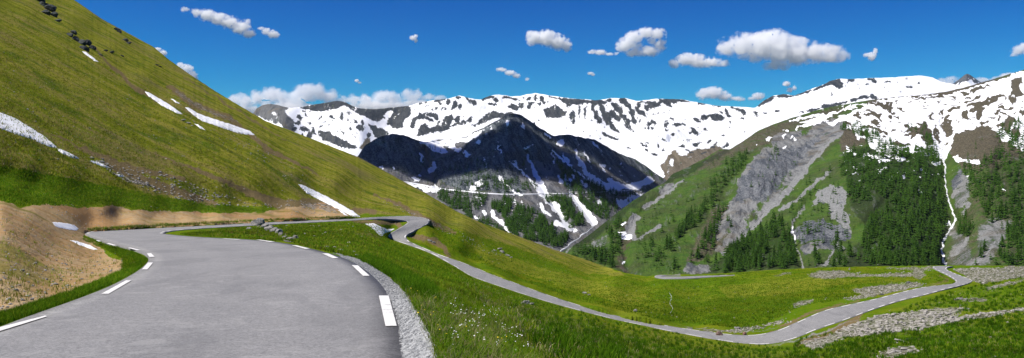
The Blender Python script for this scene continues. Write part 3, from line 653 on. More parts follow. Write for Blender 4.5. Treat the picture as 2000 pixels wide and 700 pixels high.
for _ in range(70):   # grass ribs and gully floors that cut the grey ravine down its fall line
    t_ = rc.uniform(0, 1); u_ = 1620-200*t_+rc.normal(0, 42); v_ = 250+240*t_+rc.normal(0, 24); ln = rc.uniform(15, 50)
    line(C['scree'], [(u_, v_), (u_-ln*.55, v_+ln*.75)], [rc.uniform(1, 3), rc.uniform(3, 7), 1], 0)
for _ in range(60):
    t_ = rc.uniform(0, 1); u_ = 1630-200*t_+rc.normal(0, 60); v_ = 250+240*t_+rc.normal(0, 34); ln = rc.uniform(10, 36); line(C['scree' if rc.random() < .6 else 'rock'], [(u_, v_), (u_-ln*.55, v_+ln*.75)], [1, rc.uniform(1.5, 4)])
for _ in range(50):
    u_, v_ = rc.uniform(1600, 1668), rc.uniform(360, 470); line(C['rock'], [(u_, v_), (u_+rc.normal(0, 3), v_+rc.uniform(6, 20))], [1, 3])
for P in ([(1605,366),(1625,362),(1645,364),(1655,382),(1650,408),(1660,425),(1665,455),(1650,450),(1640,436),(1628,428),(1618,415),(1612,392),(1590,400),(1580,408)],): fillpoly(C['pale'], P)
for P in ([(1140,486),(1152,470),(1190,455),(1194,470),(1186,478),(1160,484)], [(1845,445),(1865,440),(1890,470),(1905,500),(1900,524),(1852,524),(1848,500),(1860,470)], [(1905,440),(1950,420),(1985,430),(1960,480),(1925,524),(1905,524)], [(1855,350),(1885,330),(1900,380),(1880,412),(1862,408)]): fillpoly(C['scree'], P, .58)
fillpoly(C['dry'], [(1400,292),(1480,254),(1545,231),(1640,206),(1660,215),(1600,245),(1540,262),(1500,290),(1440,300),(1400,330),(1340,345)], .62)
fillpoly(C['dry'], [(1700,195),(2000,140),(2320,60),(2320,300),(2000,310),(1930,330),(1880,330),(1850,290),(1700,280),(1640,300),(1640,240)], .8)
fillpoly(C['dry'], [(1395,400),(1430,395),(1420,470),(1395,500),(1340,520),(1340,500)], .6)
fillpoly(C['dry'], [(1900,330),(2320,300),(2320,575),(1870,575),(1870,450)], .45)
for P in ([(1190,440),(1240,420),(1250,450),(1235,470),(1220,520),(1235,535),(1215,540),(1200,520),(1212,470)],): fillpoly(C['dirt'], P, .55)
fillpoly(C['dark'], [(1645,300),(1700,285),(1830,320),(1850,450),(1838,530),(1640,530),(1690,450),(1660,400)], .8)
fillpoly(C['dark'], [(1370,535),(1400,510),(1490,440),(1525,430),(1555,525)], .7); fillpoly(C['dark'], [(1920,300),(2320,260),(2320,530),(1960,530),(1980,450),(1930,400)], .5)
line(C['dark'], [(1300,352),(1345,330),(1390,310),(1420,296)], [16,14,8,10]); line(C['dark'], [(1120,482),(1160,455),(1200,424),(1260,384)], [14,22,24,12], .8)  # shaded crest and cloud-shadow band on the left edge, darkened in the slope colour
for k in C: C[k] = blur(C[k], 2 if k in ('snow', 'pale') else 4)
M2 = mountain_mat('right_mountain_slope', 1.0, (.075,.085,.10), (.20,.208,.22), (.11,.115,.12), (.245,.247,.242), (.050,.115,.012), (.085,.145,.020), (.055,.050,.028), (.150,.125,.085), 6.0, kz=-.75)
L2 = Layer(p, CREST2, FOOT2, 1040, 2320, 1.5, 330, lam=1e-5, jit=.8, jsc=14., disp=disp2, sm=2,
   gullies=[(stream_px, 10, .012), ([(1625,232),(1580,300),(1520,360),(1480,425),(1430,475),(1395,512)], 16, .012), ([(1600,370),(1560,420),(1548,460),(1565,520)], 9, .015), ([(1470,300),(1420,370),(1405,440),(1390,500)], 12, .01),
            ([(1620,470),(1690,440),(1740,380)], 8, .008), ([(1230,540),(1215,480),(1240,430),(1300,375)], 10, .02), ([(1780,240),(1775,300),(1770,400)], 10, .012), ([(1930,420),(1950,330),(1960,260)], 10, .015)])
right_mtn = L2.build('right_mountain', M2, {'ma': (S, C['rock'], C['scree'], C['dirt']), 'mb': (C['dry'], C['dark'], C['pale'], None)}, zfar=-200, dfar=3300, warp=12., wsc=13.)

# ================================================================== THE CRAG ACROSS THE VALLEY (about 1.7 to 2.6 km)
CREST3 = [(560,420),(640,345),(700,304),(712,285),(738,269),(765,262),(790,264),(815,274),(830,278),(852,273),(880,271),(910,269),(925,258),(945,249),(985,228),(1003,221),(1020,226),(1050,247),(1082,266),(1110,263),(1132,268),(1160,272),(1182,285),(1210,300),(1240,311),
 (1262,325),(1276,336),(1290,345),(1304,354),(1325,380),(1400,430),(1450,450)]
FOOT3 = [(560,520),(800,520),(1100,540),(1450,520)]
p = [(560,420,2000),(700,304,2150),(765,262,2300),(815,274,2350),(880,271,2500),(945,249,2480),(1003,221,2450),(1050,247,2450),(1082,266,2450),(1132,268,2550),(1182,285,2650),(1240,311,2750),(1304,354,2800),(1450,450,2600),
 (720,320,2080),(760,310,2120),(800,320,2120),(830,330,2230),(870,320,2200),(850,375,1960),(900,300,2330),(940,300,2200),(980,290,2180),(1003,260,2300),(1030,290,2240),(920,350,1990),(980,350,2020),(1040,330,2130),(1080,310,2300),(1100,350,2120),(1150,330,2330),(1200,340,2450),(1250,350,2560),
 (880,420,1780),(950,400,1820),(1000,400,1840),(1060,400,1880),(1130,390,2000),(1200,385,2200),(1240,390,2300),(900,460,1640),(960,440,1680),(1020,440,1690),(1080,440,1760),(1130,430,1870),(1180,420,2000),(1080,480,1600),(1150,455,1800),(1000,480,1560),
 (560,520,1500),(800,520,1450),(1000,530,1430),(1100,540,1450),(1200,500,1700),(1450,520,2000)]
def disp3(x, y, z, U, V):
    crag = np.clip(1.6-polydist([(760,290),(880,320),(1000,270),(1040,300)], U, V)/55, 0, 1)
    return .016*fbm(x/300, y/300, z/300, 5)+.004*fbm((x-.5*z)/50, y/120, z/220, 4, ridged=True)+crag*.020*fbm(x/110, y/200, z/170, 5, ridged=True)
Q = {k: newbuf() for k in ('snow','rock','scree','dirt','dry','dark','pale')}
S = Q['snow']
for P, w in (([(1028,303),(1040,325),(1050,350),(1062,375),(1080,400),(1098,420),(1108,440),(1122,450)], [5,8,10,14,15,12,9,6]), ([(1078,293),(1110,322),(1150,352),(1190,375),(1205,378)], [3,4,3,3,3]), ([(1124,292),(1132,318),(1150,342),(1180,362),(1205,376)], [4,9,8,12,6]),
    ([(1103,340),(1112,370),(1124,390),(1142,412),(1160,436)], [4,6,8,16,12]), ([(974,345),(986,358),(1010,378)], [5,4,2]), ([(990,312),(1010,328),(1028,345)], [2,3,3]), ([(1030,342),(1042,362),(1058,380)], [4,5,5]), ([(962,412),(966,424),(984,440),(998,456)], [6,9,8,9]),
    ([(1054,398),(1062,412),(1074,422)], [6,6,3]), ([(1090,345),(1096,355)], [5,8]), ([(1100,298),(1102,308),(1110,316)], [3,4,3]), ([(1160,280),(1172,295),(1178,304)], [4,2,1]), ([(1023,290),(1040,284)], [4,2]), ([(1075,300),(1084,320)], [2,4]), ([(1170,320),(1184,336)], [2,3]),
    ([(1086,436),(1100,440),(1112,450)], [8,9,5]), ([(1142,295),(1158,330)],[3,1.5]), ([(930,384),(940,392)], [3,2])): line(S, P, w)
for P in ([(1185,350),(1195,349),(1213,361),(1229,359),(1254,352),(1268,346),(1280,352),(1264,361),(1246,368),(1215,371),(1198,370)], [(1200,386),(1216,390),(1234,380),(1257,377),(1246,390),(1228,402),(1214,408),(1206,396)],
    [(790,354),(812,360),(838,366),(852,360),(858,371),(852,378),(830,373),(806,365)], [(818,278),(850,274),(880,272),(905,270),(925,260),(945,252),(988,230),(1003,223),(985,232),(948,252),(926,272),(912,276),(888,280),(892,288),(905,292),(895,298),(880,288),(862,288),(878,298),(866,300),(845,294),(830,284)],
    [(1086,282),(1100,272),(1104,280),(1096,288)]): fillpoly(S, P)
for e in ((824,308,3,8,0),(846,325,4,12,15),(838,334,3,6,0),(925,368,6,5,0),(936,358,5,8,30),(993,240,4,7,20),(1023,246,3,6,0),(1068,262,3,6,-30),(1075,268,4,4,0),(935,278,7,5,-40),(912,300,8,4,20),(960,250,5,2,-30),(1012,380,12,2,0),(1025,330,3,2,0),(745,328,4,2,0),(770,327,3,2,0),(820,343,4,2,0),(812,350,8,3,10),
    (1000,395,8,3,0),(990,402,7,3,20),(1014,422,3,3,0),(938,378,4,3,0),(945,416,7,3,30),(930,425,5,3,30),(1170,395,5,4,30),(1140,360,10,5,50),(1120,345,5,4,60),(1190,362,6,3,20),(975,290,2,2,0),(950,262,3,1.5,0)): ell(S, *e)
for _ in range(46):   # thin snow chutes
    u_, v_ = rc.uniform(860, 1230), rc.uniform(262, 400); sl = .55 if u_ > 1000 else .25; ln = rc.uniform(8, 30)
    line(S, [(u_, v_), (u_+sl*ln, v_+ln)], [rc.uniform(.8, 2), rc.uniform(.6, 1.4)])
for _ in range(70): ell(S, rc.uniform(1110, 1290), rc.uniform(320, 400), rc.uniform(1, 3), rc.uniform(1, 2.5), rc.uniform(20, 60))
for P in ([(706,302),(714,284),(740,268),(765,262),(790,264),(812,272),(822,290),(826,315),(820,338),(802,341),(765,326),(722,318)], [(880,305),(905,290),(925,268),(945,250),(985,228),(1003,222),(1020,227),(1050,248),(1080,268),(1090,290),(1077,302),(1072,318),(1040,312),(1030,302),(1020,322),(1012,342),(1000,362),(975,372),(900,372),(860,352),(845,332),(852,312)],
    [(1092,270),(1110,264),(1140,270),(1182,286),(1210,300),(1240,312),(1275,336),(1268,342),(1240,326),(1205,324),(1178,320),(1150,318),(1130,300),(1105,292)], [(1040,290),(1078,300),(1074,330),(1070,336),(1060,318),(1042,312)], [(940,350),(1010,345),(1030,380),(960,378)]): fillpoly(Q['rock'], P)
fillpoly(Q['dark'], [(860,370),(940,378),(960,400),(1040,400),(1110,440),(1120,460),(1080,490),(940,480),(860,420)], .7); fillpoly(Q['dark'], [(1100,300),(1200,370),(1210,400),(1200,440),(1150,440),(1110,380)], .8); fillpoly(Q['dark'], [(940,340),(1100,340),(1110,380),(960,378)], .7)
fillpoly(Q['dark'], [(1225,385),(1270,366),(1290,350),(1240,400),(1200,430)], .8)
fillpoly(Q['pale'], [(1040,308),(1065,316),(1080,330),(1085,350),(1068,352),(1050,330)], .75); fillpoly(Q['pale'], [(1215,325),(1245,325),(1262,345),(1240,358),(1222,350)], .45); fillpoly(Q['pale'], [(1086,268),(1120,265),(1118,275),(1090,280)], .8)  # middle patch: sunlit gap in the cloud shadow, painted in as a paler tone
fillpoly(Q['dirt'], [(828,330),(840,300),(856,320),(852,345),(840,352)], .5)
for k in Q: Q[k] = blur(Q[k], 1 if k in ('snow',) else 3)
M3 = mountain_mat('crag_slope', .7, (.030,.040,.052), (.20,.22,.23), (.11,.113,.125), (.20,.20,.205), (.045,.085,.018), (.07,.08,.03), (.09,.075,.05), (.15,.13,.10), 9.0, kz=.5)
# grey scree is the base of this mountain
base3 = np.clip(1-Q['rock']-Q['snow'], 0, 1)*.8
L3 = Layer(p, CREST3, FOOT3, 560, 1450, 1.3, 230, lam=1e-5, jit=1.5, jsc=10., disp=disp3, sm=2, gullies=[([(1028,303),(1050,350),(1080,400),(1120,450)], 8, .02), ([(1103,340),(1124,390),(1160,436)], 8, .02), ([(828,290),(840,330),(855,370)], 6, .02), ([(1124,292),(1150,342),(1205,376)], 7, .012)])
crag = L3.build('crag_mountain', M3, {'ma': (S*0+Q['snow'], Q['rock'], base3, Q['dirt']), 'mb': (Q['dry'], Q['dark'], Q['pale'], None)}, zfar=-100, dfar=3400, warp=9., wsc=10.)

# ================================================================== THE SNOWY RANGE (about 3.5 to 6.5 km)
CREST4 = [(420,235),(495,222),(500,213),(512,206),(528,203),(545,206),(563,211),(585,210),(602,206),(630,202),(660,197),(676,200),(690,208),(705,212),(738,213),(772,210),(798,207),(815,202),(840,197),(875,193),(897,187),(915,192),(938,195),(955,188),(975,185),(1000,189),(1015,188),(1045,182),(1075,187),(1110,192),(1165,196),(1195,192),(1222,192),(1245,198),(1282,193),
 (1330,194),(1355,199),(1400,207),(1440,209),(1476,211),(1490,198),(1508,188),(1530,184),(1552,187),(1575,178),(1605,167),(1622,158),(1640,154),(1660,155),(1700,153),(1750,151),(1800,148),(1820,151),(1838,160),(1870,166),(1960,170),(2320,190)]
FOOT4 = [(420,440),(1300,400),(2320,330)]
p = []
for u in range(420, 2321, 110):
    vc = np.interp(u, *zip(*CREST4)); dc = np.interp(u, [420, 700, 1050, 1400, 1800, 2320], [4300, 4700, 5000, 5200, 6200, 6500])
    for f_, g_ in ((0, 1), (.2, .93), (.45, .85), (.7, .78), (1, .7)): p.append((u, vc+(np.interp(u, *zip(*FOOT4))-vc)*f_, dc*g_))
p += [(545,240,4000),(640,230,4250),(700,250,4100),(590,230,4350),(760,240,4600),(820,245,4350),(900,230,4500),(960,215,4800),(1050,235,4650),(1150,250,4450),(1200,230,4800),(1300,250,4500),(1000,215,4850)]
def disp4(x, y, z, U, V):
    return .020*fbm(x/700, y/700, z/700, 5)+.006*fbm(x/130, y/300, z/420, 5, ridged=True)
G4 = {k: newbuf() for k in ('snow','rock','scree','dirt','pale')}
S = G4['rock']
fillpoly(G4['scree'], [(420,215),(493,222),(498,212),(512,204),(530,201),(548,205),(566,210),(556,220),(565,227),(573,236),(577,256),(573,264),(561,252),(545,241),(541,221),(532,218),(527,238),(500,226),(420,260)])
for P in ([(528,226),(540,224),(543,245),(532,240)], [(550,245),(562,250),(570,262),(560,260)]): fillpoly(G4['scree'], P)
ROCKS4 = [[(583,211),(600,206),(620,202),(648,198),(662,196),(678,200),(700,211),(738,212),(770,209),(798,206),(803,214),(800,228),(790,235),(786,250),(777,253),(766,248),(757,242),(755,235),(765,226),(770,219),(760,216),(748,225),(755,232),(745,233),(738,240),(725,234),(706,226),(690,218),(674,205),(655,213),(630,218),(608,216),(595,213)],
 [(622,254),(640,258),(660,268),(688,282),(700,287),(690,292),(668,289),(648,280),(630,272),(620,264)], [(715,240),(735,248),(757,255),(764,264),(745,272),(733,270),(727,255)], [(812,268),(820,246),(833,240),(836,250),(850,246),(870,246),(880,252),(870,256),(842,259),(825,265)],
 [(925,245),(940,232),(950,222),(965,215),(985,222),(1000,218),(1005,221),(985,229),(965,232),(945,240),(925,249)], [(1060,213),(1070,211),(1085,203),(1092,208),(1100,218),(1104,224),(1098,230),(1085,231),(1070,230),(1063,223)],
 [(1090,190),(1120,193),(1150,195),(1175,195),(1186,200),(1172,206),(1155,203),(1140,202),(1128,206),(1110,204),(1096,200)], [(1246,198),(1272,198),(1293,199),(1291,207),(1280,210),(1265,203)], [(1283,193),(1305,193),(1335,194),(1353,200),(1335,200),(1318,198),(1325,203),(1307,201),(1316,212),(1300,206)],
 [(1473,212),(1488,199),(1505,187),(1516,188),(1506,197),(1492,205)], [(1512,190),(1528,183),(1550,186),(1570,179),(1586,175),(1584,180),(1572,184),(1560,186),(1548,190),(1532,191)], [(1586,176),(1605,166),(1625,156),(1641,154),(1646,164),(1648,170),(1638,176),(1630,168),(1620,167),(1608,171),(1592,178)],
 [(1600,211),(1620,204),(1640,200),(1655,199),(1640,206),(1615,214)]]
for P in ROCKS4: fillpoly(S, P)
for e in ((585,230,7,4,45),(596,222,2.5,9,-35),(582,240,6,4,0),(594,252,9,5,20),(576,252,5,4,0),(604,240,4,3,0),(606,262,6,4,40),(612,256,4,8,-30),(590,266,3,6,0),(603,268,4,8,0),(668,228,3,9,0),(680,220,2,7,-20),(704,250,9,6,20),(708,240,3,5,-30),(720,264,5,5,0),(640,262,6,6,0),(625,246,4,3,0),(655,232,2,2,0),(693,237,5,3,30),(680,235,2,3,0),(647,230,5,2,10),
 (808,240,5,13,25),(821,228,8,7,0),(832,226,5,7,0),(846,225,9,4,0),(840,234,8,3,20),(853,231,4,4,0),(869,236,4,11,25),(879,233,5,11,20),(876,245,6,7,30),(893,233,6,7,35),(900,240,8,4,-25),(918,234,4,7,30),(910,238,2,7,30),(890,243,7,3,-20),(826,250,2,12,25),(856,243,2,9,25),
 (858,195,13,4,-14),(875,200,5,6,20),(894,191,6,3,0),(888,204,5,8,10),(898,208,4,5,0),(882,212,2,4,20),(917,196,14,2.2,30),(926,204,6,3,20),(925,198,9,1.6,30),(833,199,4,1.5,0),(821,202,4,3,0),(836,207,5,1.6,0),(806,203,3,1.5,0),(860,203,3,4,0),(852,212,3,3,0),(870,213,3,3,0),(845,215,2,3,0),
 (952,191,15,3.5,-10),(968,196,5,4,0),(990,191,11,2.5,5),(1003,193,9,2.5,8),(962,204,9,2.5,8),(1005,210,8,6,30),(1018,207,6,7,-40),(995,210,3,5,0),(1034,207,5,7,0),(1034,193,4,4,0),(1046,191,3,6,0),(1058,193,5,6,20),(1054,204,3,5,0),(1063,200,4,4,0),(1071,199,2,3,0),(1080,191,13,1.8,6),(1040,201,4,2,0),
 (1110,205,4,8,20),(1118,225,6,9,0),(1120,236,4,7,0),(1132,218,1.6,15,0),(1143,220,3,12,0),(1158,208,4,12,-10),(1163,220,4,14,-18),(1172,236,6,6,-35),(1176,220,3,16,-20),(1184,238,3,9,-30),(1101,222,5,6,0),(1107,218,3,2,0),
 (1165,226,5,14,-20),(1178,212,3,9,-30),(1186,228,5,13,-30),(1196,224,6,9,-40),(1205,214,7,5,30),(1206,232,9,5,40),(1213,222,5,12,-20),(1200,205,7,5,30),(1218,198,10,6,20),(1226,205,5,10,-40),(1223,236,5,16,-22),(1228,248,4,7,-30),(1235,220,6,8,-20),(1246,216,4,9,-35),(1256,222,4,8,-35),(1263,212,4,7,-40),(1238,236,5,7,0),(1248,205,4,5,-40),(1200,253,12,3.5,30),(1180,262,6,2.5,35),(1196,269,14,2.5,22),(1195,243,4,8,-40),(1190,196,7,3,0),(1270,208,8,4,0),
 (1267,242,5,5,0),(1274,240,6,5,0),(1266,250,2.5,4,0),(1275,251,3.5,3,0),(1279,243,2,5,0),(1295,222,5,1,0),(1306,221,2,1.5,0),(1312,232,6,2.5,25),(1302,236,4,2,0),(1322,244,10,4,5),(1336,243,4,3,0),(1302,243,5,3,-10),(1300,248,3,2,0),(1315,263,3,3,0),(1304,255,2,2,0),(1325,257,2,2,0),
 (1370,203,9,1.6,5),(1400,207,12,1.4,5),(1432,211,8,2,8),(1362,235,9,3.5,25),(1376,230,8,5,0),(1388,227,6,3,0),(1398,230,9,7,20),(1408,219,4,2.5,20),(1422,225,2.5,8,-40),(1425,238,1.6,5,-40),(1354,256,4,9,-25),(1362,262,3,4,0),(1348,260,4,2,0),(1378,254,7,2.4,25),(1412,265,4,2,0),(1440,214,12,3,20),(1452,219,7,4,30),(1420,218,3,8,-40),(1476,220,5,2.4,20),(1495,221,5,2,0),(1518,218,5,2.5,0),(1533,218,4,1.5,0),(1405,229,10,6,20),(1450,232,4,2.5,20),(1478,225,1.4,6,-40),
 (1296,272,8,1.6,25),(1285,285,2.5,5,-15),(1228,289,6,2,10),(1262,293,5,2,45),(1278,302,9,2,8),(1333,286,7,2,0),(1342,293,6,1.6,15),(1350,298,4,1.6,0),(1358,284,6,3,10),(1365,280,7,2,-10),(1385,277,6,2.6,-30),(1398,281,7,2.4,-35),(1418,285,8,3,-25),(1255,283,8,1.5,30),(1265,280,6,1.4,30),(1300,278,3,1.5,0),(1295,293,3,2,0),(1345,274,6,1.2,0),(1375,299,8,2,-30),(1392,287,5,2,0),
 (1662,157,7,3,0),(1590,215,12,3,-10),(1625,207,13,4,-18),(1650,200,7,2,-20),(1670,195,12,3,-14),(1610,206,6,3,0),(1688,190,10,3,0),(1700,155,9,2,0),(1708,160,5,3,0),(1733,160,6,2,0),(1775,170,8,2,0),(1695,165,5,2,0),(1580,217,5,2,0),(1565,220,6,1.5,0),(1703,188,4,5,-30),(1710,192,6,3,30),(1625,185,5,1,0),(1662,175,4,1,0),(1795,163,4,2,0),(1770,154,5,1,0)):
    ell(S, *e)
# the smallest outcrops poking through the snow
for (ua, ub, va, vb, nn) in ((590,700,215,290,150),(1100,1290,196,270,120),(800,930,195,260,60),(1220,1460,215,300,120),(930,1110,190,262,60),(1490,1760,160,230,60)):
    for _ in range(nn): ell(S, rc.uniform(ua, ub), rc.uniform(va, vb), rc.uniform(.6, 1.9), rc.uniform(.6, 2.4), rc.uniform(-40, 10))
# snow lying in the gullies cuts every rock band along the fall line
for _ in range(520):
    u_, v_ = rc.uniform(585, 1480), rc.uniform(194, 300); sl = -.35 if u_ > 1150 else .15
    ln = rc.uniform(5, 15); line(S, [(u_, v_), (u_-sl*ln+rc.normal(0, 1), v_+ln)], [rc.uniform(.7, 1.3), rc.uniform(.8, 1.9)], 0)
for _ in range(420):
    u_, v_ = rc.uniform(600, 1480), rc.uniform(200, 285); ln = rc.uniform(2, 8); k_ = .4 if u_ > 1000 else -.25; line(S, [(u_, v_), (u_+k_*ln, v_+ln)], [rc.uniform(.5, 1.3), .5])
for _ in range(260):
    u_, v_ = rc.uniform(1080, 1290), rc.uniform(196, 262); ln = rc.uniform(3, 10); line(S, [(u_, v_), (u_+.4*ln, v_+ln)], [rc.uniform(.5, 1.2), .5])
fillpoly(G4['dirt'], [(1288,322),(1300,318),(1304,302),(1313,294),(1321,292),(1327,305),(1340,303),(1350,294),(1368,292),(1385,290),(1400,285),(1413,289),(1398,310),(1365,332),(1335,360),(1300,372),(1285,360),(1300,345)])
fillpoly(G4['dirt'], [(700,290),(716,270),(725,272),(715,292)])
for e in ((1312,318,3,8,0),(1345,306,5,1.5,0),(1330,318,2,2,0),(1308,300,2,3,0),(1335,299,3,3,0)): ell(G4['dirt'], *e, 0)
line(G4['dirt'], [(1309,312),(1304,330),(1306,345),(1310,352)], [1.6,1.6,2,2], 0); line(G4['dirt'], [(1370,300),(1350,318)], [1.2,1.2], 0)
for k in G4: G4[k] = blur(G4[k], 1) if k in ('dirt', 'scree') else G4[k]
snow4 = np.clip(1-S-G4['scree']-G4['dirt'], 0, 1)
snow4 = blur(snow4, 1)
# little rock tongues that follow the fall line
M4 = mountain_mat('snow_range_slope', .45, (.032,.038,.046), (.085,.088,.088), (.115,.115,.115), (.17,.17,.165), (.05,.07,.03), (.06,.07,.03), (.13,.105,.068), (.21,.175,.12), 12.0, bias=-.02, fall=.8, kz=.35)
L4 = Layer(p, CREST4, FOOT4, 420, 2320, 1.25, 200, lam=1e-5, jit=.8, jsc=12., disp=disp4, sm=2)
rng4 = L4.build('snowy_range', M4, {'ma': (snow4, np.clip(S, 0, 1), G4['scree'], G4['dirt']), 'mb': (None, None, None, None)}, zfar=0, dfar=8500, warp=5., wsc=6.)

# the pointed summit behind the right mountain
CREST5 = [(1780,215),(1840,178),(1855,168),(1870,158),(1882,148),(1889,143.5),(1897,148),(1908,156),(1918,163),(1950,175),(2010,205)]
p = [(u, v, 7600+abs(u-1889)*4) for u, v in CREST5]+[(u, 230, 6900) for u in (1780, 1840, 1889, 1950, 2010)]+[(1889, 170, 7350), (1870, 185, 7200), (1905, 185, 7300)]
Z = {k: newbuf() for k in ('snow', 'rock')}
fillpoly(Z['rock'], [(1780,130),(2010,130),(2010,240),(1780,240)])
for P in ([(1872,167),(1880,160),(1890,159),(1897,155),(1903,163),(1912,163),(1906,158),(1918,164),(1960,185),(1930,200),(1868,180)], [(1860,172),(1874,160),(1868,172),(1856,178)], [(1890,151),(1893,154),(1891,155)], [(1897,151),(1905,156),(1903,156)]): fillpoly(Z['snow'], P); fillpoly(Z['rock'], P, 0)
M5 = mountain_mat('far_summit_slope', .3, (.07,.072,.08), (.13,.13,.13), (.13,.13,.14), (.17,.17,.17), (.05,.07,.03), (.06,.07,.03), (.13,.105,.068), (.21,.175,.12), 20.0)
L5 = Layer(p, CREST5, [(1780,245),(2010,245)], 1780, 2010, 1.2, 60, lam=1e-5, jit=.5, jsc=9., disp=lambda x, y, z, U, V: .010*fbm(x/150, y/150, z/150, 4, ridged=True), sm=0)
L5.build('pointed_summit', M5, {'ma': (Z['snow'], Z['rock'], None, None), 'mb': (None, None, None, None)}, zfar=100, dfar=9000, warp=1.0, wsc=6.)

# valley floor: one wide sheet under everything
n_ = NT('valley_floor'); me = np_mesh('valley_floor', [(-9000, -3000, -330), (9000, -3000, -330), (9000, 10500, -330), (-9000, 10500, -330)], [[0, 1, 2, 3]],
    n_.bsdf(var(n_, (.04, .07, .015), (.09, .09, .05), n_.noise(.01, 5)), .95))
tag(link('valley_floor', me), kind='structure')

# ================================================================== RIVER, WATERFALL STREAM, VALLEY ROAD
def ribbon(name, L, pts, ws, mat, lift, nsub=8, kind='structure', jig=0.0):
    K = [(a, b, ws[min(i, len(ws)-1)]) for i, (a, b) in enumerate(pts)]
    A = catmull(K, nsub); u, v, w = A.T
    if jig: u = u+jig*fbm(v/9, 0*v+2, 0*v, 3)
    du, dv = np.gradient(u), np.gradient(v); l = np.hypot(du, dv)+1e-9; nx, ny = -dv/l, du/l
    w = w*np.clip(1+1.6*fbm(v/4+u/5, 0*v, 0*v+4, 3), .25, 2.2); rows = []
    for s in (-1, -.33, .33, 1): 
        P = L.pt(u+nx*w/2*s, v+ny*w/2*s); P[:, 2] += lift*(1 if abs(s) < .9 else .1); rows.append(P)
    P = np.stack(rows, 1); n, m = P.shape[:2]; i = np.arange(n-1)[:, None]*m+np.arange(m-1)[None]
    return tag(link(name, np_mesh(name, P.reshape(-1, 3), np.stack([i, i+1, i+m+1, i+m], -1).reshape(-1, 4), mat)), kind=kind)
n = NT('white_water'); z_ = n.noise(.22, 5, .75)
MW = n.bsdf(n.mix(n.ramp(z_, .44, .52), (.50, .52, .53), (.93, .94, .95)), .35, n.bump(z_, 1.0, .7), .5)
ribbon('mountain_stream', L2, stream_px, [2.5,3,4,3.5,3,2.4,2.4,3,3.5,3.5,3.5,4,6], MW, .8, 24, jig=4.0)
ribbon('river', L3, [(1168,436),(1150,451),(1136,459),(1128,468),(1112,477),(1100,488),(1085,500)], [1.2,1.8,2.4,1.8,2,2,2], MW, .8, 22, jig=5.0)
ribbon('brook', L1, [(1307,571),(1312,582),(1308,592),(1314,603),(1309,612)], [.7,.8,.6,.8,.6], MW, .03, 8, jig=1.2)
n = NT('valley_road_snowbank'); z_ = n.noise(.05, 4, .6)
ribbon('valley_road', L3, [(780,354.5),(820,361),(860,369),(900,373.5),(960,379),(1000,380.5),(1060,379.5),(1120,378.5),(1160,377),(1200,374),(1250,372.5)], [1.2,1.8,1.5,1.7,1.3,.9,.8,.6,.6,.8,.7], n.bsdf(var(n, (.45,.45,.46), (.85,.86,.88), z_, .35, .55), .9), 1.5, 8)

# ================================================================== SNOW PATCHES ON THE NEAR SLOPES
n = NT('old_snow'); z_ = n.noise(1.2, 5, .6)
MS = n.bsdf(n.mix(n.math('MULTIPLY', n.ramp(n.noise(.35, 6, .7), .52, .66), .45), var(n, (.80, .81, .83), (.92, .92, .92), z_), (.50, .46, .40)), .7, n.bump(z_, .15, .5), .3, **{'Subsurface Weight': 0.0})
def snow_patch(label, poly, lift=.35, step=.8):
    P = np.array(poly, float); x0, y0 = P.min(0)-1; x1, y1 = P.max(0)+1
    xs = np.arange(x0, x1, step); ys = np.arange(y0, y1, step*.7); X, Y = np.meshgrid(xs, ys)
    Xw = X+1.6*fbm(X/7, Y/7, 0*X, 3); Yw = Y+1.3*fbm(X/7, Y/7, 0*X+7, 3)
    ins = inside(P, Xw, Yw); d = polydist([tuple(q) for q in P]+[tuple(P[0])], Xw, Yw)
    h = np.where(ins, np.clip(d/2.2, 0, 1)**.6, 0)*lift
    W = L1.pt(X, Y); W[..., 2] += h-.04*(~ins)
    cell = ins[:-1, :-1] | ins[1:, :-1] | ins[:-1, 1:] | ins[1:, 1:]
    cell &= (ins[:-1, :-1].astype(int)+ins[1:, :-1]+ins[:-1, 1:]+ins[1:, 1:]) >= 2
    idx = np.arange(X.size).reshape(X.shape)
    f = np.stack([idx[:-1, :-1], idx[1:, :-1], idx[1:, 1:], idx[:-1, 1:]], -1)[cell]
    if not len(f): return
    used, inv = np.unique(f, return_inverse=True); c = W.reshape(-1, 3)[used]; o0 = c.mean(0); o0[2] = c[:, 2].min()
    o = link('snow_patch', np_mesh('snow_patch', c-o0, inv.reshape(f.shape), MS)); o.location = o0
    tag(o, label, 'snow patch', 'snow patches left on the near slopes')
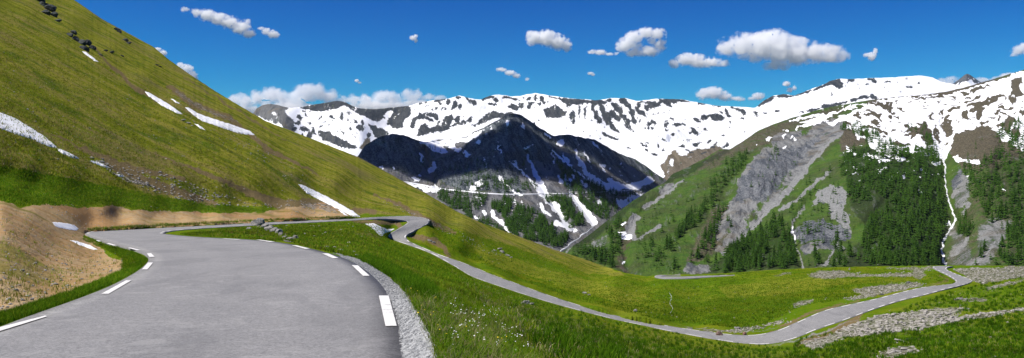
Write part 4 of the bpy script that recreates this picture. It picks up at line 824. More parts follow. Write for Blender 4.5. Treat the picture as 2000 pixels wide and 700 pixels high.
for lab, poly in [
 ('broad white snow patch cut by the left edge on the grassy slope', [(-70,196),(-20,212),(0,221),(30,232),(62,252),(88,268),(106,284),(113,290),(96,287),(62,272),(30,262),(0,251),(-70,244)]),
 ('narrow snow strip just below the broad patch on the left slope', [(111,292),(120,293),(136,300),(156,311),(141,309),(120,300)]),
 ('thin broken snow strip in the stony strip of the left slope', [(174,314),(186,316),(202,322),(216,329),(200,326),(185,320)]),
 ('tiny snow speck at the foot of the stony strip', [(225,341),(234,342),(243,345),(233,345)]),
 ('short snow sliver under the dark crag high on the slope', [(160,101),(168,102),(182,112),(193,122),(184,119),(170,109)]),
 ('long straight snow sliver high on the middle of the left slope', [(283,179),(290,181),(305,189),(330,204),(358,224),(346,222),(315,206),(290,188)]),
 ('small snow dash above the upper snow streak near the ridge', [(333,193),(338,194),(352,203),(344,202)]),
 ('long curved snow streak below the ridge line of the left slope', [(361,210),(370,211),(385,221),(412,231),(450,243),(488,256),(498,264),(470,262),(430,249),(395,237),(377,225)]),
 ('small snow dash under the curved streak below the ridge', [(379,242),(388,244),(402,255),(392,252)]),
 ('long snow streak running down to the road at the bank', [(582,360),(592,362),(610,371),(640,385),(670,402),(690,413),(704,424),(690,424),(665,411),(630,394),(600,378)]),
 ('short snow sliver beside the streak that reaches the road', [(659,410),(668,412),(682,423),(672,420)]),
 ('forked snow patch on the grass inside the second hairpin', [(712,437),(730,436.5),(742,442),(756,448),(772,447),(764,452),(752,455.5),(747,461),(741,460.5),(734,453),(725,444)]),
 ('rounded snow patch at the foot of the orange earth bank', [(101,434),(120,435),(145,440),(154,447),(150,451),(130,448.5),(108,443)]),
 ('slanting snow strip on the earth mound beside the first hairpin', [(135,469),(150,471),(175,479),(192,488),(182,488),(155,479)])]:
    snow_patch(lab, poly, .24 if poly[0][1] < 400 else .03)

# ================================================================== CONIFERS
def larch_mat():
    n = NT('conifer_needles'); n1 = n.noise(.6, 3, .6); n2 = n.noise(.045, 3, .6)
    inf = n.n('ShaderNodeObjectInfo')
    c = n.mix(n.ramp(n2, .4, .6), (.012, .036, .007), (.030, .072, .009)); c = n.mix(n.ramp(n1, .4, .62), c, (.050, .105, .012))
    return n.bsdf(c, .95, None, .05)
ML = larch_mat(); n = NT('bark'); MB_ = n.bsdf(var(n, (.07, .05, .035), (.14, .11, .085), n.noise(2.)), .95)
def crown_arrays(seed, tiers=9, npt=10, slim=1.0):
    r = np.random.default_rng(seed); V = []; Fc = []
    for k in range(tiers):
        t = k/(tiers-1); z0 = .10+.86*t**.92; rad = slim*.205*(1-t)**.8*r.uniform(.8, 1.15)+.012
        z1_ = z0+.16*(1-t*.5); base = len(V); ph = r.uniform(0, 6.28); ox, oy = r.normal(0, .012, 2)
        V.append((ox, oy, min(z1_, 1.0)))
        for j in range(npt*2):
            a = ph+math.pi*j/npt; q = rad*(r.uniform(.8, 1.25) if j % 2 == 0 else r.uniform(.3, .5))
            V.append((ox+q*math.cos(a), oy+q*math.sin(a), z0-(.035 if j % 2 == 0 else -.02)*r.uniform(.4, 1.5)))
        for j in range(npt*2): Fc.append((base, base+1+j, base+1+(j+1) % (npt*2)))
    return np.array(V), np.array(Fc)
def trunk_arrays():
    V = []; Fc = []
    for z, r_ in ((-.06, .022), (.3, .016), (.8, .006)):
        for j in range(5): V.append((r_*math.cos(j*1.2566), r_*math.sin(j*1.2566), z))
    for k in range(2):
        for j in range(5): Fc.append((k*5+j, k*5+(j+1) % 5, k*5+5+(j+1) % 5, k*5+5+j))
    return np.array(V), np.array(Fc)
CR = [crown_arrays(s, 9, 9, sl) for s, sl in ((1, 1.0), (2, 1.2), (3, .85), (4, 1.1), (5, .95), (6, 1.3))]
CRL = [crown_arrays(s+20, 5, 5, sl*1.05) for s, sl in ((1, 1.0), (2, 1.2), (3, .85), (4, 1.1))]
crown_me = [np_mesh('crown', v, f, ML, False) for v, f in CR]; tv, tf = trunk_arrays(); trunk_me = np_mesh('trunk', tv, tf, MB_)
# wooded zones: (name, label, layer, polygon, number, height in m)
ZONES = [
 ('the wood left of the white stream', L2, [(1650,300),(1690,288),(1740,300),(1790,312),(1830,318),(1843,345),(1846,400),(1850,440),(1836,480),(1838,524),(1700,524),(1692,500),(1680,470),(1706,420),(1740,385),(1700,395),(1668,402),(1652,370),(1642,330)], 1500, 13),
 ('the wood above the lower meadow edge', L2, [(1640,524),(1652,490),(1685,490),(1700,524)], 22, 13),
 ('the wooded spur below the grey ravine', L2, [(1372,533),(1400,512),(1440,482),(1488,446),(1524,432),(1522,452),(1500,480),(1490,528)], 330, 14),
 ('the tree strip beside the pale gully track', L2, [(1500,528),(1512,500),(1528,470),(1540,446),(1548,480),(1560,524)], 95, 14),
 ('the small clump at the foot of the pale scree', L2, [(1580,524),(1590,500),(1606,488),(1600,524)], 12, 13), ('the clump beside the light gravel path', L2, [(1618,524),(1630,500),(1645,486),(1648,524)], 16, 14),
 ('the snow patched upper wood', L2, [(1642,250),(1668,262),(1700,284),(1740,305),(1810,316),(1835,318),(1842,300),(1812,292),(1760,290),(1720,268),(1672,240)], 420, 12),
 ('the dark wooded spur under the snowfield', L2, [(1795,272),(1803,244),(1820,262),(1828,285),(1812,292)], 60, 11), ('the snow gap right of the ridge', L2, [(1770,246),(1795,240),(1800,262),(1778,268)], 12, 10),
 ('the slope right of the white stream', L2, [(1878,360),(1880,325),(1920,318),(1958,290),(1985,268),(2020,255),(2060,262),(2060,524),(1985,524),(1965,524),(1945,500),(1968,460),(1935,440),(1910,400)], 900, 13),
 ('the clump on the right bank of the stream', L2, [(1872,440),(1880,420),(1898,418),(1902,450),(1890,468),(1872,462)], 50, 13), ('the right edge of the snowfield', L2, [(1950,280),(1958,240),(1990,235),(2010,260),(1985,300)], 110, 12),
 ('the sparse bank above the road bend', L2, [(1890,524),(1900,480),(1950,500),(1960,524)], 9, 12),
 ('the gully wood above the meadow', L2, [(1150,512),(1118,496),(1150,480),(1168,492),(1190,486),(1190,462),(1184,444),(1200,428),(1212,424),(1216,444),(1210,460),(1216,478),(1206,498),(1200,524),(1176,518)], 170, 13),
 ('the grassy slope above the small road', L2, [(1244,500),(1250,480),(1266,470),(1284,480),(1280,496),(1264,508)], 15, 12), ('the twin clump below the green ridge', L2, [(1272,512),(1284,494),(1298,486),(1298,500),(1284,512)], 13, 13),
 ('the diagonal tree line on the green ridge', L2, [(1296,484),(1312,456),(1332,444),(1346,424),(1368,402),(1378,384),(1398,390),(1392,412),(1370,424),(1362,440),(1340,452),(1330,470),(1312,488)], 140, 14),
 ('the upper clump beside the ravine edge', L2, [(1378,396),(1386,370),(1398,342),(1420,320),(1450,300),(1466,298),(1462,322),(1440,338),(1440,348),(1418,356),(1412,372),(1398,384)], 130, 13),
 ('the ravine rim above the tan scree', L2, [(1366,490),(1372,460),(1390,440),(1398,412),(1416,398),(1422,414),(1408,436),(1396,454),(1400,470),(1396,492),(1380,484)], 80, 14),
 ('the lone clump in the grey ravine', L2, [(1508,318),(1512,290),(1524,294),(1518,312)], 12, 12), ('the tan ravine wall', L2, [(1418,440),(1425,420),(1440,436),(1430,444)], 7, 13),
 ('the bottom rim beside the rock outcrop', L2, [(1336,524),(1345,500),(1380,500),(1388,514),(1352,512)], 9, 13), ('the clump beside the small road bend', L2, [(1302,532),(1308,522),(1322,520),(1322,532)], 8, 13),
 ('the open green slope across the valley', L2, [(1230,530),(1240,440),(1330,350),(1420,300),(1440,310),(1360,460),(1300,530)], 60, 11), ('the open slope of the scree', L2, [(1560,480),(1540,400),(1620,310),(1650,280),(1650,400),(1660,480)], 90, 11),
 ('the dark rocky hollow', L2, [(1556,480),(1560,440),(1620,432),(1650,470),(1610,490)], 20, 11), ('the brown shoulder right of the stream', L2, [(1870,320),(1900,262),(1960,300),(1930,330)], 9, 10),
 ('the grey ravine ledges', L2, [(1450,400),(1480,330),(1560,290),(1590,300),(1530,370)], 16, 9),
 ('the valley wood below the crag', L3, [(962,400),(985,385),(1010,400),(1040,410),(1080,440),(1104,462),(1112,478),(1096,484),(1060,480),(1005,462),(985,436)], 1500, 14), ('the left bank wood below the valley road', L3, [(845,378),(858,372),(900,378),(950,384),(950,400),(928,412),(922,430),(900,418)], 420, 14),
 ('the narrow wood between two snow gullies', L3, [(1064,384),(1090,384),(1110,384),(1122,404),(1140,424),(1146,440),(1110,446),(1100,424),(1084,402)], 480, 13), ('the tree row on the grey scree', L3, [(920,440),(940,432),(960,430),(985,452),(970,458)], 120, 13),
 ('the wooded flank right of the long snow gully', L3, [(1076,310),(1100,322),(1140,350),(1190,376),(1250,380),(1200,396),(1210,410),(1192,424),(1170,428),(1120,390),(1098,350)], 1000, 13), ('the crag foot above the valley road', L3, [(910,340),(980,350),(1040,360),(1060,376),(960,374),(900,364)], 300, 11),
 ('the crag saddle', L3, [(820,280),(860,288),(910,300),(960,320),(960,350),(870,340),(855,305)], 150, 9), ('the low wood at the valley bend', L3, [(1220,380),(1262,366),(1288,350),(1300,362),(1250,392),(1230,412)], 60, 10),
 ('the ridge behind the grey scree bowl', L3, [(1238,310),(1262,326),(1300,352),(1290,360),(1262,340),(1240,322)], 60, 9), ('the rocky slope above the valley road', L3, [(740,335),(790,345),(850,350),(900,350),(900,372),(820,360)], 34, 9),
 ('the dark crag face', L3, [(720,300),(780,275),(820,300),(900,310),(1000,240),(1060,300),(960,360),(730,320)], 120, 8)]
TR = []
SPARSE = ('open', 'sparse', 'ledges', 'shoulder', 'rocky', 'face')
for zi, (zn, L, poly, nt, hh) in enumerate(ZONES):
    P = np.array(poly, float); x0, y0 = P.min(0); x1, y1 = P.max(0); k = 0; tries = 0
    area = 0
    while k < nt and tries < 60:
        U = rng.uniform(x0-6, x1+6, 400); V = rng.uniform(y0-6, y1+6, 400); tries += 1
        ins = inside(P, U+14*fbm(U/22, V/22, 0*U, 3), V+12*fbm(U/22, V/22, 0*U+4, 3)) & (fbm(U/14, V/18, 0*U+zi, 3) > -.17) & (V > L.crest_at(U)+2)
        for u_, v_ in zip(U[ins], V[ins]):
            if k >= nt: break
            q = L.pt(u_, v_); h = .9*hh*rng.choice([.45, .7, .9, 1.0, 1.15, 1.3])*rng.uniform(.85, 1.15); TR.append((h*F/q[1], zi, q, h)); k += 1
# avoid the open water, paint no tree in it
def clear_of(p, L, pl, w):
    u_, v_ = p[0]/p[1]*F+1000, VH-p[2]/p[1]*F
    return polydist(pl, np.array([u_]), np.array([v_]))[0] > w
TR = [t for t in TR if not (ZONES[t[1]][1] is L2) or clear_of(t[2], L2, stream_px, 6)]
TR.sort(key=lambda t: -t[0])
def visible(t):
    u_, v_ = t[2][0]/t[2][1]*F+1000, VH-t[2][2]/t[2][1]*F
    return u_ < 1998 and v_ < L1.crest_at(u_)+t[0]*.3
vis = [t for t in TR if visible(t)]; rest = [t for t in TR if not visible(t)]
ALT = ('', 'taller ', 'slimmer ')
for i, (px, zi, q, h) in enumerate(vis[:290]):
    o = empty('conifer_tree', tuple(q)); o.rotation_euler = (0, 0, rng.uniform(0, 6.28)); w = rng.uniform(.9, 1.25)
    o.scale = (h*w, h*w, h)
    tag(o, 'dark green conifer standing in '+ZONES[zi][0] if 'clump' not in ZONES[zi][0] else 'dark green conifer in '+ZONES[zi][0], 'conifer', 'conifers in '+ZONES[zi][0])
    link('crown', crown_me[i % 6], o); link('trunk', trunk_me, o)
def merged_trees(ts, name, prot, seed=0, label=None):
    VV, FF = [], []; nv = 0
    for i, (px, zi, q, h) in enumerate(ts):
        v, f = prot[i % len(prot)]; a = rng.uniform(0, 6.28); w = rng.uniform(.9, 1.3); c, s = math.cos(a), math.sin(a)
        X = np.empty_like(v); X[:, 0] = (v[:, 0]*c-v[:, 1]*s)*h*w+q[0]; X[:, 1] = (v[:, 0]*s+v[:, 1]*c)*h*w+q[1]; X[:, 2] = v[:, 2]*h+q[2]
        VV.append(X); FF.append(f+nv); nv += len(v)
    o = link(name, np_mesh(name, np.concatenate(VV), np.concatenate(FF), ML, False))
    return tag(o, label, 'woodland', kind='stuff')
merged_trees(vis[290:]+rest, 'conifer_forest', CRL, label='far conifer woods covering the valley sides and the crag')

# ================================================================== ROCKS
def rock_mat(name, a, b, c, sc):
    n = NT(name); n1 = n.noise(sc, 5, .6); n2 = n.noise(sc*5, 4, .65)
    col = var(n, a, b, n1, .38, .62); col = n.mix(n.math('MULTIPLY', n.ramp(n2, .56, .7), .6), col, c); col = n.mix(n.math('MULTIPLY', n.ramp(n2, .32, .44, 1, 0), .7), col, (.03, .03, .028))
    return n.bsdf(col, .9, n.bump(n.math('ADD', n1, n.math('MULTIPLY', n2, .4)), .5/sc*.5, .9), .2)
MR1 = rock_mat('lichen_rock', (.13, .125, .115), (.30, .29, .27), (.50, .49, .46), 2.0)
MR2 = rock_mat('rubble_stone', (.24, .225, .20), (.40, .38, .34), (.52, .50, .46), 3.0)
MR3 = rock_mat('dark_crag_rock', (.035, .04, .042), (.085, .095, .085), (.15, .155, .13), .35)
def rock_arrays(seed, sub=2, flat=.65, rough=.5):
    bm = bmesh.new(); bmesh.ops.create_icosphere(bm, subdivisions=sub, radius=1)
    V = np.array([v.co[:] for v in bm.verts]); Fc = np.array([[v.index for v in f.verts] for f in bm.faces]); bm.free()
    r = np.random.default_rng(seed); 
    for _ in range(7):   # cut facets
        d = r.normal(size=3); d /= np.linalg.norm(d); k = V@d; h = r.uniform(.45, .85); V = V-np.clip(k-h, 0, 9)[:, None]*d*.92
    V = V*(1+rough*.35*fbm(V[:, 0]*1.7+seed, V[:, 1]*1.7, V[:, 2]*1.7, 3))[:, None]
    V[:, 2] *= flat; return V, Fc
RK = [rock_arrays(s, 2, fl) for s, fl in ((1, .6), (2, .75), (3, .5), (4, .9), (5, .65), (6, .45))]
RKL = [rock_arrays(s+30, 1, fl) for s, fl in ((1, .6), (2, .7), (3, .5), (4, .8))]
rock_me = [np_mesh('stone', v, f, MR2, False) for v, f in RK]
def outcrop(name, label, lumps, mat, seed, cat='rock', layer=None, group=None):
    if group and len(lumps) > 1:
        for i_, l_ in enumerate(lumps): tag(outcrop(name, label, [l_], mat, seed*50+i_, cat, layer), group=group)
        return
    """one rock mass: several overlapping broken blocks grown into a single mesh"""
    VV, FF = [], []; nv = 0; r = np.random.default_rng(seed); L = layer or L1; o0 = None
    for (u, v, s, asp) in lumps:
        V, Fc = rock_arrays(int(r.integers(1e6)), 3, 1.0, .9); q = L.pt(u, v)
        s_ = s/F*q[1]; a = r.uniform(0, 6.28); c, sn = math.cos(a), math.sin(a)
        V = V*(1+.18*fbm(V[:, 0]*5, V[:, 1]*5, V[:, 2]*5+seed, 3, ridged=True))[:, None]
        X = np.stack([(V[:, 0]*c-V[:, 1]*sn)*s_*asp[0], (V[:, 0]*sn+V[:, 1]*c)*s_*.9, V[:, 2]*s_*asp[1]], -1)
        tl = R(r.uniform(-25, 25)); X = X@np.array([[math.cos(tl), 0, math.sin(tl)], [0, 1, 0], [-math.sin(tl), 0, math.cos(tl)]])
        X = X+q+np.array([0, 0, s_*asp[1]*.3]); o0 = q if o0 is None else o0; VV.append(X); FF.append(Fc+nv); nv += len(X)
    me = np_mesh(name, np.concatenate(VV)-o0, np.concatenate(FF), mat, False); o = link(name, me); o.location = o0
    return tag(o, label, cat)
outcrop('rock_outcrop', 'jagged grey lichen covered block of the outcrop between the road legs', [(500,441,9,(1,1)),(509,441,10,(1,1.1)),(517,446,9,(1,.9)),(527,451,9,(1.1,.9)),(536,454,8,(1.1,.8)),(545,456,7,(1,.9)),(549,460,6,(1.1,.8)),(494,436,5,(1,.7))], MR1, 5, group='blocks of the outcrop between the road legs')
outcrop('rock_outcrop', 'flat grey slab lying at the road edge below the jagged outcrop', [(552,466,6,(1.6,.5)),(560,470,7,(1.6,.5)),(568,470,6,(1.5,.5)),(577,469,7,(.9,1.0)),(565,473,5,(1.8,.4))], MR1, 9, group='slabs at the road edge')
outcrop('boulder', 'small pale boulder beside the jagged outcrop above the road', [(487,448,5,(1.1,.6))], MR1, 12)
outcrop('boulder', 'squat grey boulder in the grass of the near meadow', [(1026,593,7,(1.1,.8)),(1036,595,5,(1.2,.6)),(1020,594,4,(1,.7))], MR1, 14)
outcrop('boulder', 'blocky dark brown boulder standing at the lower road edge', [(1405,655,6,(1,1.2))], rock_mat('brown_boulder', (.16,.11,.09), (.25,.18,.15), (.40,.32,.28), 2.), 15)
outcrop('boulder', 'small reddish pointed boulder at the lower road edge', [(1455,654,4.5,(1,.9))], rock_mat('red_boulder', (.22,.12,.10), (.30,.18,.15), (.42,.30,.27), 2.), 16)
outcrop('boulder', 'low dark boulder on the verge left of the blocky one', [(1347,644,4.5,(1.2,.7))], MR1, 17)
outcrop('boulder', 'weathered boulder on the gravel right of the blocky one', [(1441,643,5,(1.2,.8))], MR1, 18)
outcrop('standing_stone', 'upright slim stone alone on the far meadow plateau', [(1659,527.5,3.0,(.55,1.3))], MR1, 19, 'stone')
outcrop('boulder', 'large pale topped boulder in the rubble by the road curve', [(1774,554,5,(1.1,.8)),(1780,555,3,(1,.8))], MR1, 20)
outcrop('rock_outcrop', 'low grey rock ledge on the right meadow above the rubble band', [(1874,586,5,(1.3,.8)),(1884,586,4,(1.3,.6)),(1867,587,3,(1.3,.6))], MR1, 21)
outcrop('boulder', 'long log shaped grey rock on the slope inside the second hairpin', [(840,471,3.5,(1.6,.5)),(846,474,3,(1.6,.5))], MR1, 22)
outcrop('rock_outcrop', 'weathered rock in the row on the meadow below the ridge', [(975,488,4,(1.4,.7)),(981,494,5,(1.2,.8)),(990,500,4,(1.4,.6)),(997,504,3,(1.3,.5)),(966,490,3,(1.6,.4))], MR1, 23, group='weathered rocks in a row on the meadow')
outcrop('boulder', 'grey boulder in the bowl above the lower road', [(1141,574,4,(1.2,.7)),(1150,577,3,(1.2,.6))], MR1, 24)
outcrop('boulder', 'grey boulder on the verge just above the lower road', [(1242,609,4,(1.1,.9))], MR1, 25)
outcrop('boulder', 'dark wedge of rock lying in the rubble field by the gravel verge', [(1725,577,4,(1.4,.5)),(1719,577,3,(1.2,.5))], MR3, 26)
outcrop('boulder', 'flat pale slab at the bottom of the right meadow', [(1760,668,8,(1.6,.35)),(1774,664,6,(1.5,.4)),(1748,670,5,(1.4,.4))], MR2, 27)
outcrop('boulder', 'pale slab lying low on the right meadow near the picture foot', [(1750,688,8,(1.5,.4)),(1765,684,7,(1.5,.5)),(1738,690,6,(1.5,.4)),(1776,690,6,(1.4,.4))], MR2, 28, group='pale slabs low on the right meadow')
outcrop('rock_crag', 'dark block of the big crag at the top left of the grassy slope', [(85,12,9,(1.2,.8)),(98,22,10,(1.2,.9)),(90,28,8,(1.2,.8)),(106,33,7,(1.1,1)),(78,4,9,(1,.8)),(112,42,6,(1.2,.7))], MR3, 30, group='blocks of the big top left crag')
outcrop('rock_crag', 'dark block of the second crag above the short snow sliver', [(135,70,6,(1.1,.8)),(147,79,8,(1.1,.8)),(159,86,9,(1.1,.8)),(171,88,8,(1,.9)),(180,96,7,(1,.9)),(165,98,8,(1.1,.8)),(143,66,6,(1,.8))], MR3, 31, group='blocks of the second crag')
outcrop('rock_crag', 'small dark rib rock below the skyline of the left slope', [(228,60,5,(1.4,.8)),(233,64,4,(1.3,.8)),(244,80,5,(1.4,.8)),(251,86,4,(1.4,.8))], MR3, 32, group='dark rib rocks below the skyline')
outcrop('rock_crag', 'low dark rock scattered right of the second crag', [(205,100,4,(1.4,.5)),(217,104,5,(1.5,.5)),(238,110,4,(1.5,.5)),(196,108,4,(1.6,.4))], MR3, 33, group='low dark rocks right of the second crag')
outcrop('rock_crag', 'little dark rock in the middle of the upper slope', [(306,128,4,(1.6,.5)),(312,131,3,(1.6,.5))], MR3, 34, group='bump rocks of the upper slope')
outcrop('rock_crag', 'low flat rock beside the curved snow streak', [(356,236,4,(1.7,.4)),(366,241,4,(1.7,.4)),(374,246,3,(1.6,.4))], MR1, 35, group='step rocks beside the curved snow streak')
outcrop('stone', 'grey stone heaped at the foot of the stony strip on the left slope', [(178,310,4,(1.2,.7)),(192,318,4,(1.2,.7)),(208,322,5,(1.2,.7)),(200,312,3,(1.2,.6)),(215,330,3,(1,.6))], MR1, 36, group='grey stones heaped at the stony strip')

ST = []   # loose stones: (px size, point, size m, zone)
def strew(poly, n, s0, s1, zone, mode=1.7):
    P = np.array(poly, float); x0, y0 = P.min(0); x1, y1 = P.max(0); k = 0; t = 0
    while k < n and t < 80:
        U = rng.uniform(x0, x1, 500); V = rng.uniform(y0, y1, 500); t += 1
        ins = inside(P, U+5*fbm(U/18, V/8, 0*U, 3), V+4*fbm(U/18, V/8, 0*U+3, 3)) & (fbm(U/22, V/7, 0*U+5, 2) > -.22) & (sample(B['road'], U, V) < .02) & (V > L1.crest_at(U)+1)
        for u_, v_ in zip(U[ins], V[ins]):
            if k >= n: break
            q = L1.pt(u_, v_); s = s0+(s1-s0)*rng.random()**mode*1.0
            ST.append((s*F/q[1], q, s, zone)); k += 1
strew([(1630,650),(1660,636),(1720,616),(1800,606),(1896,602),(1870,618),(1950,608),(2010,599),(2010,606),(1940,618),(1850,632),(1800,645),(1740,650),(1655,660)], 1500, .12, .75, 'the big rubble field right of the lower road', 2.5)
strew([(1576,538),(1600,530),(1652,528),(1700,536),(1805,530),(1780,541),(1660,541),(1605,546)], 420, .15, .7, 'the far stony band on the meadow plateau', 2.5)
strew([(1660,566),(1700,560),(1790,551),(1812,556),(1735,573),(1700,579)], 380, .12, .6, 'the stony strip above the road curve', 2.5); strew([(1640,584),(1700,574),(1715,574),(1700,581),(1660,588)], 90, .12, .5, 'the stony strip above the road curve', 2.5)
strew([(1858,524),(1940,523),(2000,520),(2000,540),(1960,548),(1920,554),(1902,551),(1880,536)], 700, .12, .7, 'the pale rubble bank behind the last road bend', 2.5)
strew([(1700,525),(1830,521),(1860,522),(1810,530)], 120, .12, .5, 'the far stony band on the meadow plateau', 2.2)
strew([(1700,698),(1740,676),(1785,672),(1800,690),(1740,706)], 90, .1, .5, 'the stones at the bottom of the right meadow', 2.); strew([(1345,652),(1400,649),(1460,640),(1540,622),(1545,630),(1470,648),(1440,651)], 170, .1, .5, 'the gravel verge above the lower road', 2.)
strew([(1545,598),(1590,585),(1585,592),(1555,602)], 40, .15, .6, 'the little stone patch on the open meadow', 2.); strew([(1560,668),(1640,650),(1660,640),(1650,662),(1590,690)], 240, .08, .5, 'the rubble below the lower road', 2.2)
strew([(1920,564),(1990,548),(2000,545),(1995,551),(1930,568)], 60, .1, .5, 'the pale stone line on the right meadow', 2.); strew([(1600,520),(2000,560),(2000,700),(1600,700)], 240, .08, .4, 'the right meadow grass', 2.2)
strew([(900,470),(1300,560),(1560,560),(1560,640),(1300,625),(950,520)], 260, .06, .4, 'the green bowl above the lower road', 2.5)
strew([(440,445),(740,435),(740,475),(700,505),(600,478)], 130, .05, .38, 'the meadow between the road legs', 2.2)
strew([(170,305),(320,340),(480,395),(660,410),(560,408),(380,400),(250,360)], 700, .06, .6, 'the stony strip low on the left slope', 2.6)
strew([(340,170),(480,250),(620,350),(560,360),(420,280),(330,210)], 320, .08, .5, 'the scree streak under the ridge', 2.4); strew([(560,385),(700,415),(690,424),(560,420)], 260, .06, .4, 'the grey scree above the road bank', 2.4)
strew([(0,100),(300,120),(700,330),(860,450),(400,400),(0,300)], 500, .06, .45, 'the left slope grass', 2.5); strew([(80,395),(700,420),(560,433),(300,444),(150,455)], 420, .03, .22, 'the orange earth bank', 2.)
strew([(0,400),(160,450),(280,505),(200,540),(0,610)], 520, .015, .12, 'the orange earth mound', 2.2); strew([(720,380),(900,455),(1000,500),(960,500),(850,445)], 260, .08, .45, 'the reddish scree streak near the ridge', 2.3)
ST.sort(key=lambda t: -t[0])
vis = [t for t in ST if t[1][0]/t[1][1]*F+1000 < 1998]; oth = [t for t in ST if t[1][0]/t[1][1]*F+1000 >= 1998]
for i, (px, q, s, zn) in enumerate(vis[:290]):
    o = link('stone', rock_me[i % 6]); o.location = (q[0], q[1], q[2]+s*.12); o.scale = (s*.5*rng.uniform(.8, 1.3), s*.5, s*.5*rng.uniform(.7, 1.2)); o.rotation_euler = (rng.uniform(-.3, .3), rng.uniform(-.3, .3), rng.uniform(0, 6.28))
    tag(o, 'grey weathered stone lying in '+zn, 'stone', 'loose stones in '+zn)
VV, FF = [], []; nv = 0
for i, (px, q, s, zn) in enumerate(vis[290:]+oth):
    v, f = RKL[i % 4]; a = rng.uniform(0, 6.28); c, sn = math.cos(a), math.sin(a); s_ = s*.5
    VV.append(np.stack([(v[:, 0]*c-v[:, 1]*sn)*s_+q[0], (v[:, 0]*sn+v[:, 1]*c)*s_+q[1], v[:, 2]*s_+q[2]+s*.1], -1)); FF.append(f+nv); nv += len(v)
tag(link('scattered_stones', np_mesh('scattered_stones', np.concatenate(VV), np.concatenate(FF), MR2, False)), 'small loose stones scattered over the meadows and banks', 'stones', kind='stuff')

# gravel of the near shoulder
gp = [(786,720),(783,680),(778,640),(764,592),(742,552),(704,521),(664,502),(690,503),(724,518),(758,541),(792,574),(817,614),(842,652),(860,694),(868,720)]
P = np.array(gp, float); VV, FF = [], []; nv = 0; k = 0
while k < 9000:
    U = rng.uniform(655, 870, 4000); V = rng.uniform(500, 720, 4000); ins = inside(P, U+8*fbm(U/14, V/14, 0*U, 3)*(U > 790), V)
    for u_, v_ in zip(U[ins], V[ins]):
        q = L1.pt(u_, v_); s = rng.uniform(.008, .026); v, f = RKL[k % 4]; a = rng.uniform(0, 6.28); c, sn = math.cos(a), math.sin(a)
        VV.append(np.stack([(v[:, 0]*c-v[:, 1]*sn)*s+q[0], (v[:, 0]*sn+v[:, 1]*c)*s+q[1], v[:, 2]*s+q[2]+s*.2], -1)); FF.append(f+nv); nv += len(v); k += 1
n = NT('chippings'); vc = n.vor(14., out='Color'); sp = n.n('ShaderNodeSeparateColor'); n.set(sp.inputs[0], vc)
MG = n.bsdf(n.mix(sp.outputs[0], (.16, .165, .17), (.44, .445, .44)), .85)
tag(link('shoulder_gravel', np_mesh('shoulder_gravel', np.concatenate(VV), np.concatenate(FF), MG, False)), 'pale grey gravel along the shoulder of the near road', 'gravel', kind='stuff')

# ================================================================== GRASS
def blade_mat():
    n = NT('grass_blades'); t = n.n('ShaderNodeAttribute', attribute_name='tint').outputs['Color']
    p = n.n('ShaderNodeBsdfPrincipled'); n.set(p.inputs['Base Color'], t); p.inputs['Roughness'].default_value = .8; p.inputs['Specular IOR Level'].default_value = .0
    tr = n.n('ShaderNodeBsdfTranslucent'); n.set(tr.inputs['Color'], t); mx = n.n('ShaderNodeMixShader'); mx.inputs[0].default_value = .4
    n.t.links.new(p.outputs[0], mx.inputs[1]); n.t.links.new(tr.outputs[0], mx.inputs[2]); n.t.links.new(mx.outputs[0], n.out.inputs[0]); return n.m
MBL = blade_mat()
PAL = {'green': [(.090,.21,.006),(.135,.26,.012),(.065,.155,.005),(.17,.28,.02)], 'dark': [(.045,.125,.005),(.070,.17,.007),(.10,.20,.010)], 'straw': [(.34,.30,.13),(.26,.23,.08),(.42,.37,.20)],
       'olive': [(.21,.24,.016),(.17,.22,.013),(.30,.29,.045),(.11,.13,.012),(.23,.19,.05)], 'yel': [(.20,.28,.012),(.27,.31,.022),(.15,.25,.010)]}
def blades(Q, H, Wd, tint, lean, nseg=2):
    """Q base points, one curved tapering blade each"""
    n = len(Q); a = rng.uniform(0, 6.283, n); dx, dy = np.cos(a), np.sin(a); b = rng.uniform(0, 6.283, n); lx, ly = np.cos(b)*lean*H, np.sin(b)*lean*H
    z = np.zeros(n); w = Wd/2
    p0 = Q+np.stack([-dx*w, -dy*w, z-.02*H], -1); p1 = Q+np.stack([dx*w, dy*w, z-.02*H], -1)
    m = Q+np.stack([lx*.35, ly*.35, H*.6], -1); p2 = m+np.stack([dx*w*.7, dy*w*.7, z], -1); p3 = m+np.stack([-dx*w*.7, -dy*w*.7, z], -1)
    p4 = Q+np.stack([lx, ly, H*np.sqrt(np.clip(1-.5*lean**2, .2, 1))], -1)
    V = np.stack([p0, p1, p2, p3, p4], 1).reshape(-1, 3); i = np.arange(n)[:, None]*5
    Fc = np.concatenate([i+[0, 1, 2], i+[0, 2, 3], i+[3, 2, 4]]).reshape(-1, 3); T = np.repeat(tint, 5, 0)
    return V, Fc, T
